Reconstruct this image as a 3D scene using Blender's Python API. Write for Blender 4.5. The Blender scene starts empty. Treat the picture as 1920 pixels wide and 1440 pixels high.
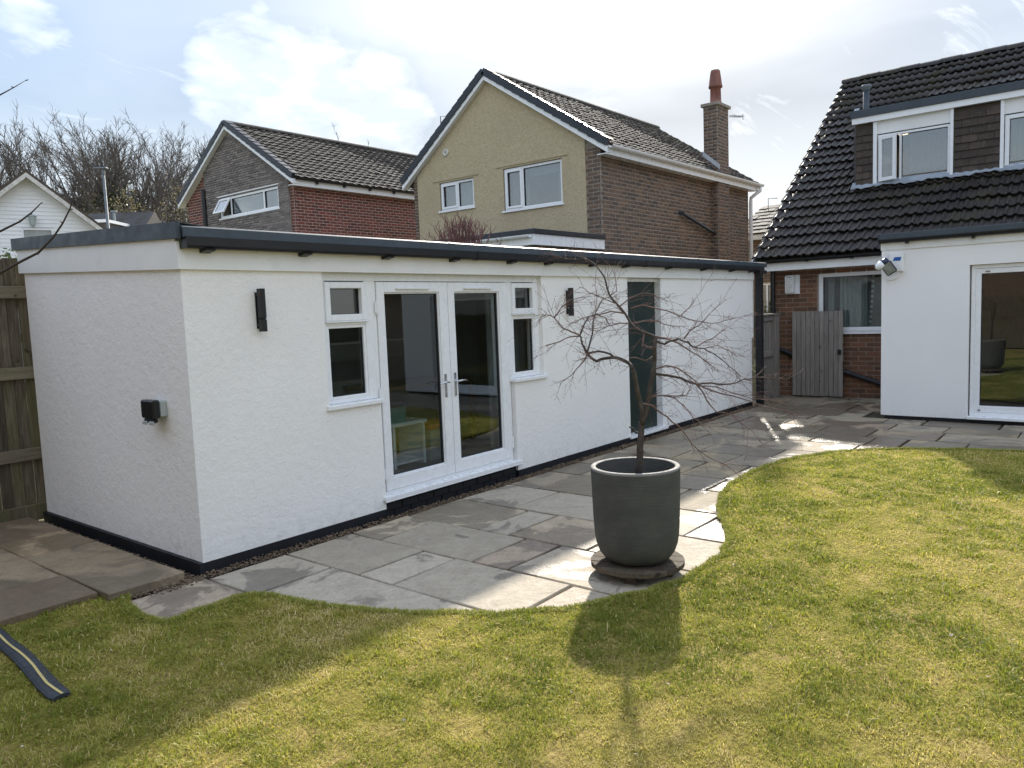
import bpy, bmesh, math, random
import numpy as np
from mathutils import Vector, Matrix
random.seed(7); RNG = np.random.default_rng(11)
R = math.radians
S = bpy.context.scene
COL = S.collection
# ------------------------------------------------------------------ camera
CAM = np.array([-3.0502, -5.7147, 1.9734]); FPX = 1447.866
yaw, pitch, roll = -0.887075, -0.093928, -0.038829
CF = np.array([-math.sin(yaw)*math.cos(pitch), math.cos(yaw)*math.cos(pitch), math.sin(pitch)])
_r = np.cross(CF, [0, 0, 1]); _r /= np.linalg.norm(_r); _u = np.cross(_r, CF)
CR = math.cos(roll)*_r + math.sin(roll)*_u; CU = -math.sin(roll)*_r + math.cos(roll)*_u
cam_data = bpy.data.cameras.new('camera'); cam = bpy.data.objects.new('camera', cam_data)
COL.objects.link(cam); S.camera = cam
cam_data.sensor_width = 36; cam_data.sensor_fit = 'HORIZONTAL'; cam_data.lens = 36*FPX/1920
cam_data.clip_start = .05; cam_data.clip_end = 3000
m = Matrix.Identity(4)
for i in range(3):
    m[i][0] = CR[i]; m[i][1] = CU[i]; m[i][2] = -CF[i]; m[i][3] = CAM[i]
cam.matrix_world = m
def ray(px, py): return CF + CR*(px-960)/FPX - CU*(py-720)/FPX
def at(px, py, X=None, Y=None, Z=None, D=None):
    """survey helper: where a sight line meets a known plane of the plot (or a known depth)"""
    d = ray(px, py)
    t = D if D is not None else ((X-CAM[0])/d[0] if X is not None else (Y-CAM[1])/d[1] if Y is not None else (Z-CAM[2])/d[2])
    return CAM + t*d
# ------------------------------------------------------------------ sun and sky
TX, TY = 1.55, .77
SUN = Vector((TX, TY, 1)).normalized()
ELEV = math.asin(SUN.z); AZ = math.atan2(SUN.x, SUN.y)      # clockwise from +Y
ld = bpy.data.lights.new('sun', 'SUN'); ld.energy = 2.35; ld.angle = R(1.6); ld.color = (1, .93, .82)
sun = bpy.data.objects.new('sun', ld); COL.objects.link(sun)
sun.rotation_euler = (-SUN).to_track_quat('-Z', 'Y').to_euler(); sun.location = (8, 4, 20)
W = bpy.data.worlds.new('World'); S.world = W; W.use_nodes = True
def world():
    nt = W.node_tree; N = nt.nodes; L = nt.links; N.clear()
    def n(t, **k):
        x = N.new(t)
        for a, b in k.items(): setattr(x, a, b)
        return x
    def mth(op, a, b=None, clamp=False):
        x = n('ShaderNodeMath', operation=op, use_clamp=clamp)
        for i, v in enumerate((a, b)):
            if v is None: continue
            if isinstance(v, (int, float)): x.inputs[i].default_value = v
            else: L.new(v, x.inputs[i])
        return x.outputs[0]
    out = n('ShaderNodeOutputWorld'); bg = n('ShaderNodeBackground'); bg.inputs[1].default_value = .12
    L.new(bg.outputs[0], out.inputs[0])
    sky = n('ShaderNodeTexSky', sky_type='NISHITA'); sky.sun_disc = False
    sky.sun_elevation = ELEV; sky.sun_rotation = AZ; sky.air_density = 1.0; sky.dust_density = .5; sky.ozone_density = 1.2
    tc = n('ShaderNodeTexCoord'); D = tc.outputs['Generated']
    sp = n('ShaderNodeSeparateXYZ'); L.new(D, sp.inputs[0])
    zz = mth('ADD', mth('MAXIMUM', sp.outputs[2], 0), .22)
    cb = n('ShaderNodeCombineXYZ')
    L.new(mth('DIVIDE', sp.outputs[0], zz), cb.inputs[0]); L.new(mth('DIVIDE', sp.outputs[1], zz), cb.inputs[1])
    def noise(scale, det, rough, dist=0., off=(0, 0, 0), sc=(1, 1, 1), rz=0.):
        mp = n('ShaderNodeMapping'); mp.inputs[1].default_value = off; mp.inputs[3].default_value = sc; mp.inputs[2].default_value = (0, 0, rz)
        L.new(cb.outputs[0], mp.inputs[0])
        x = n('ShaderNodeTexNoise'); x.inputs['Scale'].default_value = scale; x.inputs['Detail'].default_value = det
        x.inputs['Roughness'].default_value = rough; x.inputs['Distortion'].default_value = dist
        L.new(mp.outputs[0], x.inputs[0]); return x.outputs[0]
    def ss(v, a, b):
        x = n('ShaderNodeMapRange', interpolation_type='SMOOTHSTEP')
        x.inputs[1].default_value = a; x.inputs[2].default_value = b; L.new(v, x.inputs[0]); return x.outputs[0]
    def blob(px, py, ang):
        d = Vector(ray(px, py)).normalized()
        v = n('ShaderNodeVectorMath', operation='DOT_PRODUCT'); L.new(D, v.inputs[0]); v.inputs[1].default_value = d
        return ss(v.outputs['Value'], math.cos(R(ang)), 1.0)
    veil = ss(noise(.55, 5, .55, .4, (3.1, 1.7, 0)), .36, .74)             # thin high cloud
    wisp = ss(noise(1.5, 8, .62, 1.1, (5.2, .4, 0), (1, 3.0, 1), .7), .50, .80)
    nz = noise(7.5, 9, .56, .3, (1.3, 8.2, 0))
    b = mth('ADD', mth('MAXIMUM', mth('MAXIMUM', blob(560, 190, 8.0), blob(440, 150, 4.5)), blob(700, 205, 6.0)), mth('MULTIPLY', mth('MAXIMUM', blob(1100, 215, 4.2), blob(60, 40, 3)), .75))
    cum = ss(mth('ADD', b, mth('MULTIPLY', mth('SUBTRACT', nz, .5), 1.7)), .05, 1.05)
    cum2 = ss(noise(1.15, 9, .56, .3, (7.7, 3.3, 0)), .58, .72)            # scattered cumulus elsewhere
    low = mth('SUBTRACT', 1, ss(sp.outputs[2], .02, .34))
    fac = mth('ADD', mth('MULTIPLY', veil, .62), .18)                      # milky high cloud nearly everywhere
    fac = mth('MULTIPLY', fac, mth('SUBTRACT', 1, mth('MULTIPLY', mth('MAXIMUM', blob(150, -60, 24), blob(60, 200, 14)), .66)))
    fac = mth('MAXIMUM', fac, mth('MULTIPLY', wisp, .68))
    fac = mth('MAXIMUM', fac, mth('MAXIMUM', mth('MULTIPLY', cum, .60), mth('MULTIPLY', cum2, .85)))
    fac = mth('MAXIMUM', fac, mth('MULTIPLY', low, .80))
    # the sun's aureole, evened out as thin cloud spreads it
    lum = n('ShaderNodeVectorMath', operation='DOT_PRODUCT'); L.new(sky.outputs[0], lum.inputs[0]); lum.inputs[1].default_value = (.25, .6, .15)
    sk2 = n('ShaderNodeVectorMath', operation='SCALE'); L.new(sky.outputs[0], sk2.inputs[0]); L.new(mth('DIVIDE', 1.40, mth('ADD', lum.outputs['Value'], .30)), sk2.inputs['Scale'])
    # the cloud light: white, thicker cloud a little greyer
    cc = n('ShaderNodeMixRGB'); cc.inputs[1].default_value = (3.35, 3.45, 3.52, 1); cc.inputs[2].default_value = (2.55, 2.72, 2.87, 1)
    shade = ss(mth('ADD', noise(8, 6, .5, 0, (1.36, 8.15, 0)), mth('MULTIPLY', b, .10)), .46, .70)
    L.new(mth('MULTIPLY', mth('MAXIMUM', cum, cum2), shade), cc.inputs[0])
    add = n('ShaderNodeMixRGB', blend_type='ADD'); add.inputs[0].default_value = .03
    L.new(cc.outputs[0], add.inputs[1]); L.new(sky.outputs[0], add.inputs[2])  # cloud near the sun is brighter
    # a cloud sheet is brighter overhead than at the horizon (CIE-like), steepened to brighten the shaded walls
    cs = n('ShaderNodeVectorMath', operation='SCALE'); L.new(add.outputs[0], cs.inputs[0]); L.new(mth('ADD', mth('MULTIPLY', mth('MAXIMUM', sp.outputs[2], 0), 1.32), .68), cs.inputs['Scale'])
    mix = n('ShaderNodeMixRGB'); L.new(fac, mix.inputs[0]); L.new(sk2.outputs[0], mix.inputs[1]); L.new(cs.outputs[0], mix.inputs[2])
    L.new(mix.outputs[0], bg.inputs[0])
world()
S.view_settings.view_transform = 'Standard'; S.view_settings.look = 'None'
S.view_settings.exposure = 1.84; S.view_settings.gamma = 1; S.view_settings.use_curve_mapping = False
S.render.engine = 'CYCLES'
try:
    S.cycles.max_bounces = 8; S.cycles.transparent_max_bounces = 12
except Exception: pass
# ------------------------------------------------------------------ mesh helpers
class MB:
    def __init__(s): s.v = []; s.f = []
    def add(s, vs, fs):
        o = len(s.v); s.v += [tuple(map(float, p)) for p in vs]; s.f += [tuple(i+o for i in f) for f in fs]; return s
    def box(s, x0, x1, y0, y1, z0, z1):
        if x0 > x1: x0, x1 = x1, x0
        if y0 > y1: y0, y1 = y1, y0
        if z0 > z1: z0, z1 = z1, z0
        return s.add([(x0,y0,z0),(x1,y0,z0),(x1,y1,z0),(x0,y1,z0),(x0,y0,z1),(x1,y0,z1),(x1,y1,z1),(x0,y1,z1)],
              [(0,3,2,1),(4,5,6,7),(0,1,5,4),(1,2,6,5),(2,3,7,6),(3,0,4,7)])
    def obox(s, c, a, b, d):
        c, a, b, d = (Vector(x) for x in (c, a, b, d))
        vs = [c-a-b-d, c+a-b-d, c+a+b-d, c-a+b-d, c-a-b+d, c+a-b+d, c+a+b+d, c-a+b+d]
        fs = [(0,3,2,1),(4,5,6,7),(0,1,5,4),(1,2,6,5),(2,3,7,6),(3,0,4,7)]
        if a.cross(b).dot(d) < 0: fs = [tuple(reversed(f)) for f in fs]
        return s.add(vs, fs)
    def prism(s, pts, ext):
        """pts: list of 3d points (a planar polygon), ext: extrusion vector"""
        n = len(pts); e = Vector(ext); p = [Vector(q) for q in pts]
        nr = Vector((0, 0, 0))
        for i in range(n): nr += p[i].cross(p[(i+1) % n])
        if nr.dot(e) > 0: p.reverse()
        return s.add(p + [q+e for q in p], [tuple(range(n)), tuple(range(2*n-1, n-1, -1))] +
              [((i+1) % n, i, i+n, (i+1) % n+n) for i in range(n)])
    def tube(s, pts, rad, n=6, cap=True):
        pts = [Vector(p) for p in pts]
        if not hasattr(rad, '__len__'): rad = [rad]*len(pts)
        o = len(s.v); prev = None
        for i, p in enumerate(pts):
            t = (pts[min(i+1, len(pts)-1)] - pts[max(i-1, 0)])
            if t.length < 1e-9: t = Vector((0, 0, 1))
            t.normalize()
            if prev is None: a = t.orthogonal().normalized()
            else:
                a = prev - t*prev.dot(t)
                a = a.normalized() if a.length > 1e-6 else t.orthogonal().normalized()
            prev = a; b = t.cross(a)
            for k in range(n):
                q = p + (a*math.cos(2*math.pi*k/n) + b*math.sin(2*math.pi*k/n))*rad[i]
                s.v.append(tuple(q))
        for i in range(len(pts)-1):
            for k in range(n):
                k2 = (k+1) % n
                s.f.append((o+i*n+k, o+i*n+k2, o+(i+1)*n+k2, o+(i+1)*n+k))
        if cap:
            s.f.append(tuple(o+k for k in range(n-1, -1, -1))); e = o+(len(pts)-1)*n
            s.f.append(tuple(e+k for k in range(n)))
        return s
    def lathe(s, c, prof, n=48):
        o = len(s.v); cx, cy = c
        for r, z in prof:
            for k in range(n): s.v.append((cx+r*math.cos(2*math.pi*k/n), cy+r*math.sin(2*math.pi*k/n), z))
        for i in range(len(prof)-1):
            for k in range(n):
                k2 = (k+1) % n; s.f.append((o+i*n+k, o+i*n+k2, o+(i+1)*n+k2, o+(i+1)*n+k))
        return s
    def mesh(s, name, bev=0., smooth=False):
        me = bpy.data.meshes.new(name); me.from_pydata(s.v, [], s.f)
        if bev:
            bm = bmesh.new(); bm.from_mesh(me)
            bmesh.ops.bevel(bm, geom=list(bm.edges), offset=bev, segments=1, affect='EDGES', clamp_overlap=True)
            bm.to_mesh(me); bm.free()
        if smooth:
            me.polygons.foreach_set('use_smooth', [True]*len(me.polygons))
        me.update(); return me
    def build(s, name, mat, parent=None, bev=0., smooth=False):
        return link(name, s.mesh(name, bev, smooth), mat, parent)
def link(name, me, mat, parent=None):
    o = bpy.data.objects.new(name, me); COL.objects.link(o)
    if mat is not None and not me.materials: me.materials.append(mat)
    if parent is not None: adopt(o, parent)
    return o
WM = {}
def adopt(o, parent):
    o.parent = parent
    o.matrix_parent_inverse = WM.get(parent.name, Matrix.Identity(4))
def tag(o, label=None, cat=None, group=None, kind=None):
    if label: o['label'] = label
    if cat: o['category'] = cat
    if group: o['group'] = group
    if kind: o['kind'] = kind
    return o
def thing(name, label, cat, loc, group=None):
    o = bpy.data.objects.new(name, None); COL.objects.link(o); o.location = loc; o.empty_display_size = .1
    WM[o.name] = Matrix.Translation(-Vector(loc))
    return tag(o, label, cat, group)
def fast_mesh(name, V, F, attr=None):
    """V (n,3) floats; F (m,k) ints of one polygon size"""
    me = bpy.data.meshes.new(name); V = np.ascontiguousarray(V, np.float32); F = np.ascontiguousarray(F, np.int32)
    me.vertices.add(len(V)); me.vertices.foreach_set('co', V.ravel())
    me.loops.add(F.size); me.loops.foreach_set('vertex_index', F.ravel())
    me.polygons.add(len(F)); me.polygons.foreach_set('loop_start', np.arange(0, F.size, F.shape[1], dtype=np.int32))
    try: me.polygons.foreach_set('loop_total', np.full(len(F), F.shape[1], np.int32))
    except Exception: pass
    if attr is not None:
        for an, (dom, vals) in attr.items():
            a = me.attributes.new(an, 'FLOAT', dom); a.data.foreach_set('value', np.ascontiguousarray(vals, np.float32))
    me.update(calc_edges=True); me.validate(); return me
class Fr:
    """a wall's own frame: u to the right seen from outside, z up, d outwards"""
    def __init__(s, o, u, n): s.o = Vector(o); s.u = Vector(u); s.n = Vector(n)
    def p(s, u, z, d=0.): return s.o + s.u*u + s.n*d + Vector((0, 0, z))
    def box(s, mb, u0, u1, z0, z1, d0, d1):
        a = s.p(u0, z0, d0); b = s.p(u1, z1, d1); return mb.box(a.x, b.x, a.y, b.y, a.z, b.z)
    def ring(s, mb, u0, u1, z0, z1, t, d0, d1, tb=None):
        tb = tb or t
        s.box(mb, u0, u0+t, z0, z1, d0, d1); s.box(mb, u1-t, u1, z0, z1, d0, d1)
        s.box(mb, u0+t, u1-t, z0, z0+tb, d0, d1); s.box(mb, u0+t, u1-t, z1-t, z1, d0, d1); return mb
def faceX(x): return Fr((x, 0, 0), (0, -1, 0), (-1, 0, 0))     # wall facing -X, u = -Y
def faceY(y): return Fr((0, y, 0), (1, 0, 0), (0, -1, 0))      # wall facing -Y, u = X
# ------------------------------------------------------------------ materials
class NT:
    def __init__(s, name):
        s.m = bpy.data.materials.new(name); s.m.use_nodes = True; s.t = s.m.node_tree; s.t.nodes.clear()
        s.out = s.n('ShaderNodeOutputMaterial')
    def n(s, t, **k):
        x = s.t.nodes.new(t)
        for a, b in k.items(): setattr(x, a, b)
        return x
    def set(s, sock, v):
        if isinstance(v, bpy.types.NodeSocket): s.t.links.new(v, sock)
        elif isinstance(v, (tuple, list)) and len(v) == 3 and sock.type == 'RGBA': sock.default_value = (*v, 1)
        else: sock.default_value = v
    def math(s, op, a, b=0., clamp=False):
        x = s.n('ShaderNodeMath', operation=op, use_clamp=clamp); s.set(x.inputs[0], a); s.set(x.inputs[1], b); return x.outputs[0]
    def mix(s, f, a, b, bt='MIX'):
        x = s.n('ShaderNodeMixRGB', blend_type=bt); s.set(x.inputs[0], f); s.set(x.inputs[1], a); s.set(x.inputs[2], b); return x.outputs[0]
    def coord(s, rnd=True, sc=(1, 1, 1), world=False):
        if world: c = s.n('ShaderNodeNewGeometry').outputs['Position']
        else: c = s.n('ShaderNodeTexCoord').outputs['Object']
        if rnd:
            oi = s.n('ShaderNodeObjectInfo'); a = s.n('ShaderNodeVectorMath', operation='ADD')
            mu = s.math('MULTIPLY', oi.outputs['Random'], 57.); s.set(a.inputs[0], c); s.set(a.inputs[1], mu); c = a.outputs[0]
        if sc != (1, 1, 1):
            mp = s.n('ShaderNodeMapping'); mp.inputs[3].default_value = sc; s.set(mp.inputs[0], c); c = mp.outputs[0]
        return c
    def noise(s, c, scale, det=4, rough=.55, dist=0.):
        x = s.n('ShaderNodeTexNoise'); s.set(x.inputs[0], c); x.inputs['Scale'].default_value = scale
        x.inputs['Detail'].default_value = det; x.inputs['Roughness'].default_value = rough; x.inputs['Distortion'].default_value = dist
        return x.outputs[0]
    def ss(s, v, a, b, lo=0., hi=1.):
        x = s.n('ShaderNodeMapRange', interpolation_type='SMOOTHSTEP'); s.set(x.inputs[0], v)
        for i, q in enumerate((a, b, lo, hi)): s.set(x.inputs[i+1], q)
        return x.outputs[0]
    def rnd(s):
        oi = s.n('ShaderNodeObjectInfo'); a = s.n('ShaderNodeAttribute', attribute_name='rnd')
        return s.math('FRACT', s.math('ADD', oi.outputs['Random'], a.outputs['Fac']))
    def ramp(s, v, stops):
        x = s.n('ShaderNodeValToRGB'); e = x.color_ramp.elements
        while len(e) < len(stops): e.new(.5)
        for i, (p, c) in enumerate(stops): e[i].position = p; e[i].color = (*c, 1)
        s.set(x.inputs[0], v); return x.outputs[0]
    def bump(s, h, strength=.3, dist=.01):
        x = s.n('ShaderNodeBump'); x.inputs['Strength'].default_value = strength; x.inputs['Distance'].default_value = dist
        s.set(x.inputs['Height'], h); return x.outputs[0]
    def bsdf(s, col, rough=.6, normal=None, metal=0., spec=.5):
        x = s.n('ShaderNodeBsdfPrincipled'); s.set(x.inputs['Base Color'], col); s.set(x.inputs['Roughness'], rough)
        x.inputs['Metallic'].default_value = metal; x.inputs['Specular IOR Level'].default_value = spec
        if normal is not None: s.set(x.inputs['Normal'], normal)
        s.t.links.new(x.outputs[0], s.out.inputs[0]); return x
def M(name, col, rough=.6, var=.12, scale=4., bump=0., bscale=60., metal=0., spec=.5, rv=0., col2=None, dirt=None, bdist=.004):
    t = NT(name); c = t.coord(); nz = t.noise(c, scale, 6)
    a = tuple(x*(1-var) for x in col); b = tuple(min(1, x*(1+var)) for x in col)
    k = t.mix(t.ss(nz, .3, .7), a, b)
    if col2: k = t.mix(t.rnd(), k, t.mix(t.ss(nz, .3, .7), tuple(x*(1-var) for x in col2), col2))
    if rv: k = t.mix(1., k, t.mix(t.rnd(), (1-rv,)*3, (1+rv,)*3), 'MULTIPLY')
    if dirt: k = t.mix(t.ss(t.noise(c, scale*2.3, 8, .7), .52, .75, 0., dirt[1]), k, dirt[0])
    nm = t.bump(t.noise(c, bscale, 5, .6), bump, bdist) if bump else None
    t.bsdf(k, t.ss(t.noise(c, scale*3, 3), .3, .7, max(.02, rough-.08), min(1, rough+.08)), nm, metal, spec); return t.m
MAT = {}
def mats():
    P = MAT
    # roughcast white render
    def render(name, col, bs, st, dirtz=None):
        t = NT(name); c = t.coord(False); g = t.noise(c, bs, 4, .6, .6); g2 = t.noise(c, bs*.28, 3, .5)
        h = t.math('ADD', t.math('MULTIPLY', g, .7), g2)
        big = t.noise(c, .9, 5); k = t.mix(t.ss(big, .3, .7), tuple(x*.955 for x in col), col)
        k = t.mix(t.ss(t.noise(c, 3.2, 7, .65), .55, .8, 0, .25), k, tuple(x*y for x, y in zip(col, (.93, .93, .90))))
        if dirtz:
            sp = t.n('ShaderNodeSeparateXYZ'); t.set(sp.inputs[0], c)
            low = t.ss(sp.outputs[2], dirtz[0], dirtz[1], 1., 0.)
            k = t.mix(t.math('MULTIPLY', low, t.ss(t.noise(c, 9, 8, .7), .46, .74, 0, .32)), k, (.30, .31, .30))
        t.bsdf(k, .85, t.bump(h, st, .014), 0, .25); P[name] = t.m
    render('render_white', (.885, .87, .845), 46, .62, (.08, .42)); render('render_smooth', (.86, .85, .84), 90, .10, (.03, .2)); 
    # pebbledash yellow
    t = NT('render_yellow'); c = t.coord(False); g = t.noise(c, 22, 5, .7); k = t.ramp(g, [(.3, (.42, .345, .215)), (.5, (.52, .435, .285)), (.68, (.58, .495, .345))])
    k = t.mix(t.ss(t.noise(c, .8, 6, .6), .45, .75, 0, .45), k, (.44, .355, .24)); t.bsdf(k, .95, t.bump(g, .9, .03), 0, .15); P['render_yellow'] = t.m
    P['upvc'] = M('upvc', (.83, .84, .85), .28, .015, 3, spec=.5)
    P['white_board'] = M('white_board', (.79, .79, .775), .5, .03, 2.5, dirt=((.55, .54, .5), .25))
    P['grey_trim'] = M('grey_trim', (.040, .054, .068), .55, .12, 3, dirt=((.10, .12, .135), .3), bump=.08, bscale=30)
    P['black_plastic'] = M('black_plastic', (.006, .007, .009), .4, .2, 6)
    P['black_paint'] = M('black_paint', (.006, .007, .011), .6, .3, 6, bump=.3, bscale=50)
    P['gasket'] = M('gasket', (.03, .03, .032), .6, .1, 6)
    P['green_paint'] = M('green_paint', (.0025, .016, .012), .45, .15, 2)
    P['chrome'] = M('chrome', (.62, .62, .63), .2, .05, 5, metal=1)
    P['galv'] = M('galv', (.15, .17, .185), .65, .1, 6)
    P['lead'] = M('lead', (.28, .32, .37), .5, .15, 5, bump=.2, bscale=20)
    P['anthracite'] = M('anthracite', (.017, .022, .031), .45, .15, 5, rv=.18)
    P['terracotta'] = M('terracotta', (.20, .082, .058), .75, .2, 6, dirt=((.12, .07, .05), .5))
    P['roof_felt'] = M('roof_felt', (.09, .095, .10), .8, .15, 3)
    P['mortar'] = M('mortar', (.40, .33, .28), .95, .15, 8, bump=.3, bscale=80)
    P['mortar_brown'] = M('mortar_brown', (.27, .205, .155), .95, .2, 8, bump=.3, bscale=80)
    P['mortar_dark'] = M('mortar_dark', (.27, .235, .195), .95, .2, 8, bump=.3, bscale=80)
    P['brick_red'] = M('brick_red', (0.215, 0.058, 0.040), .9, .25, 14, bump=.4, bscale=60, col2=(0.115, 0.042, 0.033), dirt=((0.090, 0.053, 0.045), .4))
    P['brick_brown'] = M('brick_brown', (0.201, 0.126, 0.081), .9, .25, 14, bump=.4, bscale=60, col2=(0.105, 0.081, 0.067), dirt=((0.298, 0.140, 0.088), .35))
    P['brick_grey'] = M('brick_grey', (0.285, 0.247, 0.225), .95, .25, 14, bump=.5, bscale=50, col2=(0.173, 0.153, 0.144), dirt=((0.120, 0.105, 0.105), .4))
    P['brick_house'] = M('brick_house', (0.20, 0.090, 0.048), .9, .25, 12, bump=.4, bscale=60, col2=(0.115, 0.068, 0.042), dirt=((0.130, 0.091, 0.058), .45))
    # concrete roof tiles
    def tile(name, c1, c2, moss, amount, rough, lich):
        t = NT(name); c = t.coord(); w = t.coord(False, world=True); nz = t.noise(c, 9, 7, .65)
        k = t.mix(t.ss(nz, .3, .7), c1, c2); k = t.mix(1., k, t.mix(t.rnd(), (.72,)*3, (1.28,)*3), 'MULTIPLY')
        ms = t.ss(t.math('ADD', t.math('MULTIPLY', t.noise(w, 1.3, 5), .5), t.math('MULTIPLY', t.noise(w, 21, 6, .7), .5)), .52, .63, 0, amount)
        k = t.mix(ms, k, moss)
        k = t.mix(t.ss(t.noise(w, 38, 4, .6), .655, .70, 0, lich), k, (.42, .42, .38))
        ro = t.mix(ms, t.mix(nz, (rough-.12,)*3, (rough+.22,)*3), (.95,)*3)
        t.bsdf(k, ro, t.bump(t.noise(w, 45, 5, .65), .45, .012), 0, .5); P[name] = t.m
    tile('tile_own', (.010, .0082, .0078), (.031, .023, .020), (.040, .035, .012), .95, .46, .5)
    tile('tile_far', (.045, .038, .031), (.085, .073, .060), (.062, .056, .034), .5, .80, .7)
    tile('tile_hung', (.042, .032, .025), (.080, .058, .044), (.085, .072, .04), .6, .75, .5)
    # riven stone slabs: each its own tone, damp patches that have not dried
    def slab(name, wetlo, wethi, wr, mul=None):
        t = NT(name); w = t.coord(False, world=True); c = t.coord(); r = t.rnd()
        k = t.ramp(r, [(0., (.37, .325, .255)), (.3, (.48, .425, .34)), (.55, (.42, .37, .295)), (.72, (.50, .42, .295)), (.86, (.41, .325, .25)), (1., (.45, .405, .325))])
        n1 = t.noise(c, 4.5, 10, .72, 1.2); k = t.mix(t.ss(n1, .3, .72), t.mix(1., k, (.86, .84, .81), 'MULTIPLY'), t.mix(1., k, (1.12, 1.11, 1.09), 'MULTIPLY'))
        k = t.mix(t.ss(t.noise(c, 34, 8, .78), .50, .70, 0, .62), k, (.15, .135, .105))
        k = t.mix(t.ss(t.noise(c, 7, 5, .6), .62, .78, 0, .5), k, (.36, .35, .32))
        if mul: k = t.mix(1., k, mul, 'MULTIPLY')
        wet = t.ss(t.math('ADD', t.noise(w, 1.15, 9, .62, .9), t.math('MULTIPLY', t.math('SUBTRACT', r, .5), .16)), wetlo, wethi)
        k = t.mix(t.math('MULTIPLY', wet, .62), k, t.mix(1., k, (.28, .28, .29), 'MULTIPLY'))
        ro = t.mix(wet, (.85,)*3, (wr,)*3)
        t.bsdf(k, ro, t.bump(t.math('ADD', t.noise(c, 5, 7, .62, 1.), t.math('MULTIPLY', t.noise(c, 40, 4), .25)), .8, .022), 0, .4); P[name] = t.m
    slab('slab', .535, .575, .52); slab('slab_dark', .44, .52, .33, (.72, .69, .64)); slab('slab_damp', .40, .54, .5, (.74, .66, .55))  # raised slabs: browner, darker stone with more damp
    P['joint'] = M('joint', (.045, .038, .022), .95, .35, 9, bump=.6, bscale=60)
    # weathered boards
    def wood(name, c1, c2, stretch, green=0., rough=.85, rv=.25):
        t = NT(name); c = t.coord(); mp = t.n('ShaderNodeMapping'); mp.inputs[3].default_value = stretch; t.set(mp.inputs[0], c)
        g = t.noise(mp.outputs[0], 9, 8, .7, .6); k = t.mix(t.ss(g, .3, .7), c1, c2)
        k = t.mix(1., k, t.mix(t.rnd(), (1-rv,)*3, (1+rv,)*3), 'MULTIPLY')
        if green: k = t.mix(t.ss(t.math('ADD', t.math('MULTIPLY', t.rnd(), .3), t.noise(c, 1.7, 5)), .6, .85, 0, green), k, (.085, .088, .030))
        k = t.mix(t.ss(t.noise(c, 6, 2, .4), .70, .76, 0, .8), k, tuple(x*.35 for x in c1))
        t.bsdf(k, rough, t.bump(g, .35, .006), 0, .25); P[name] = t.m
    wood('fence_wood', (.060, .048, .034), (.155, .130, .095), (4, 4, .3), .6, .85, .35); wood('rail_wood', (.13, .11, .075), (.24, .205, .15), (.3, 4, 4), .25, .85, .15)
    wood('gate_wood', (.19, .17, .15), (.29, .265, .24), (3, 3, .3), .08, .85, .15)
    wood('stand_wood', (.055, .042, .03), (.115, .09, .065), (.5, 4, 4), .1)
    wood('oak', (.30, .16, .07), (.42, .24, .11), (1, 6, 6), 0, .5)
    P['clad'] = M('clad', (.80, .81, .82), .5, .03, 3, rv=.02)
    P['old_white'] = M('old_white', (.62, .60, .55), .8, .15, 7, dirt=((.16, .14, .10), .9))
    # bark
    P['bark'] = M('bark', (.055, .042, .032), .85, .35, 22, bump=.7, bscale=60, dirt=((.12, .12, .10), .5))
    P['twig'] = M('twig', (.165, .110, .095), .9, .3, 12, spec=.12, dirt=((.22, .17, .15), .5))
    P['twig_dark'] = M('twig_dark', (.030, .022, .020), .7, .3, 12)
    P['far_bark'] = M('far_bark', (.125, .107, .092), .95, .25, .8, dirt=((.085, .088, .05), .5))  # distance haze put into the colour as a paler bark
    P['red_twig'] = M('red_twig', (.17, .075, .065), .7, .3, 8)
    def leaf(name, c1, c2, tr=.35):
        t = NT(name); k = t.mix(t.rnd(), c1, c2); d = t.n('ShaderNodeBsdfPrincipled'); t.set(d.inputs['Base Color'], k); d.inputs['Roughness'].default_value = .5
        e = t.n('ShaderNodeBsdfTranslucent'); t.set(e.inputs[0], k); x = t.n('ShaderNodeMixShader'); x.inputs[0].default_value = tr
        t.t.links.new(d.outputs[0], x.inputs[1]); t.t.links.new(e.outputs[0], x.inputs[2]); t.t.links.new(x.outputs[0], t.out.inputs[0]); P[name] = t.m
    leaf('ivy', (.014, .026, .010), (.045, .060, .022)); leaf('catkin', (.20, .17, .08), (.30, .26, .13)); leaf('hedge_leaf', (.05, .085, .02), (.14, .17, .05))
    # grass blades: attribute rnd = 0 green .. 1 straw
    t = NT('grass'); a = t.n('ShaderNodeAttribute', attribute_name='tint'); 
    k = t.ramp(a.outputs['Fac'], [(0., (.19, .22, .030)), (.35, (.335, .345, .060)), (.6, (.49, .44, .12)), (.8, (.66, .53, .23)), (1., (.74, .60, .34))])
    d = t.n('ShaderNodeBsdfPrincipled'); t.set(d.inputs['Base Color'], k); d.inputs['Roughness'].default_value = .55; d.inputs['Specular IOR Level'].default_value = .3
    e = t.n('ShaderNodeBsdfTranslucent'); t.set(e.inputs[0], t.mix(1., k, (1.0, 1.06, .62), 'MULTIPLY')); x = t.n('ShaderNodeMixShader'); x.inputs[0].default_value = .42
    t.t.links.new(d.outputs[0], x.inputs[1]); t.t.links.new(e.outputs[0], x.inputs[2]); t.t.links.new(x.outputs[0], t.out.inputs[0]); P['grass'] = t.m
    # turf under the blades
    t = NT('turf'); c = t.coord(False, world=True); n1 = t.noise(c, 1.1, 6, .6); n2 = t.noise(c, 42, 6, .75); n3 = t.noise(c, 5.5, 6, .65)
    k = t.ramp(t.math('ADD', t.math('MULTIPLY', n1, .45), t.math('MULTIPLY', n3, .55)), [(.36, (.22, .215, .04)), (.5, (.36, .31, .085)), (.62, (.48, .37, .16))])
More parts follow.
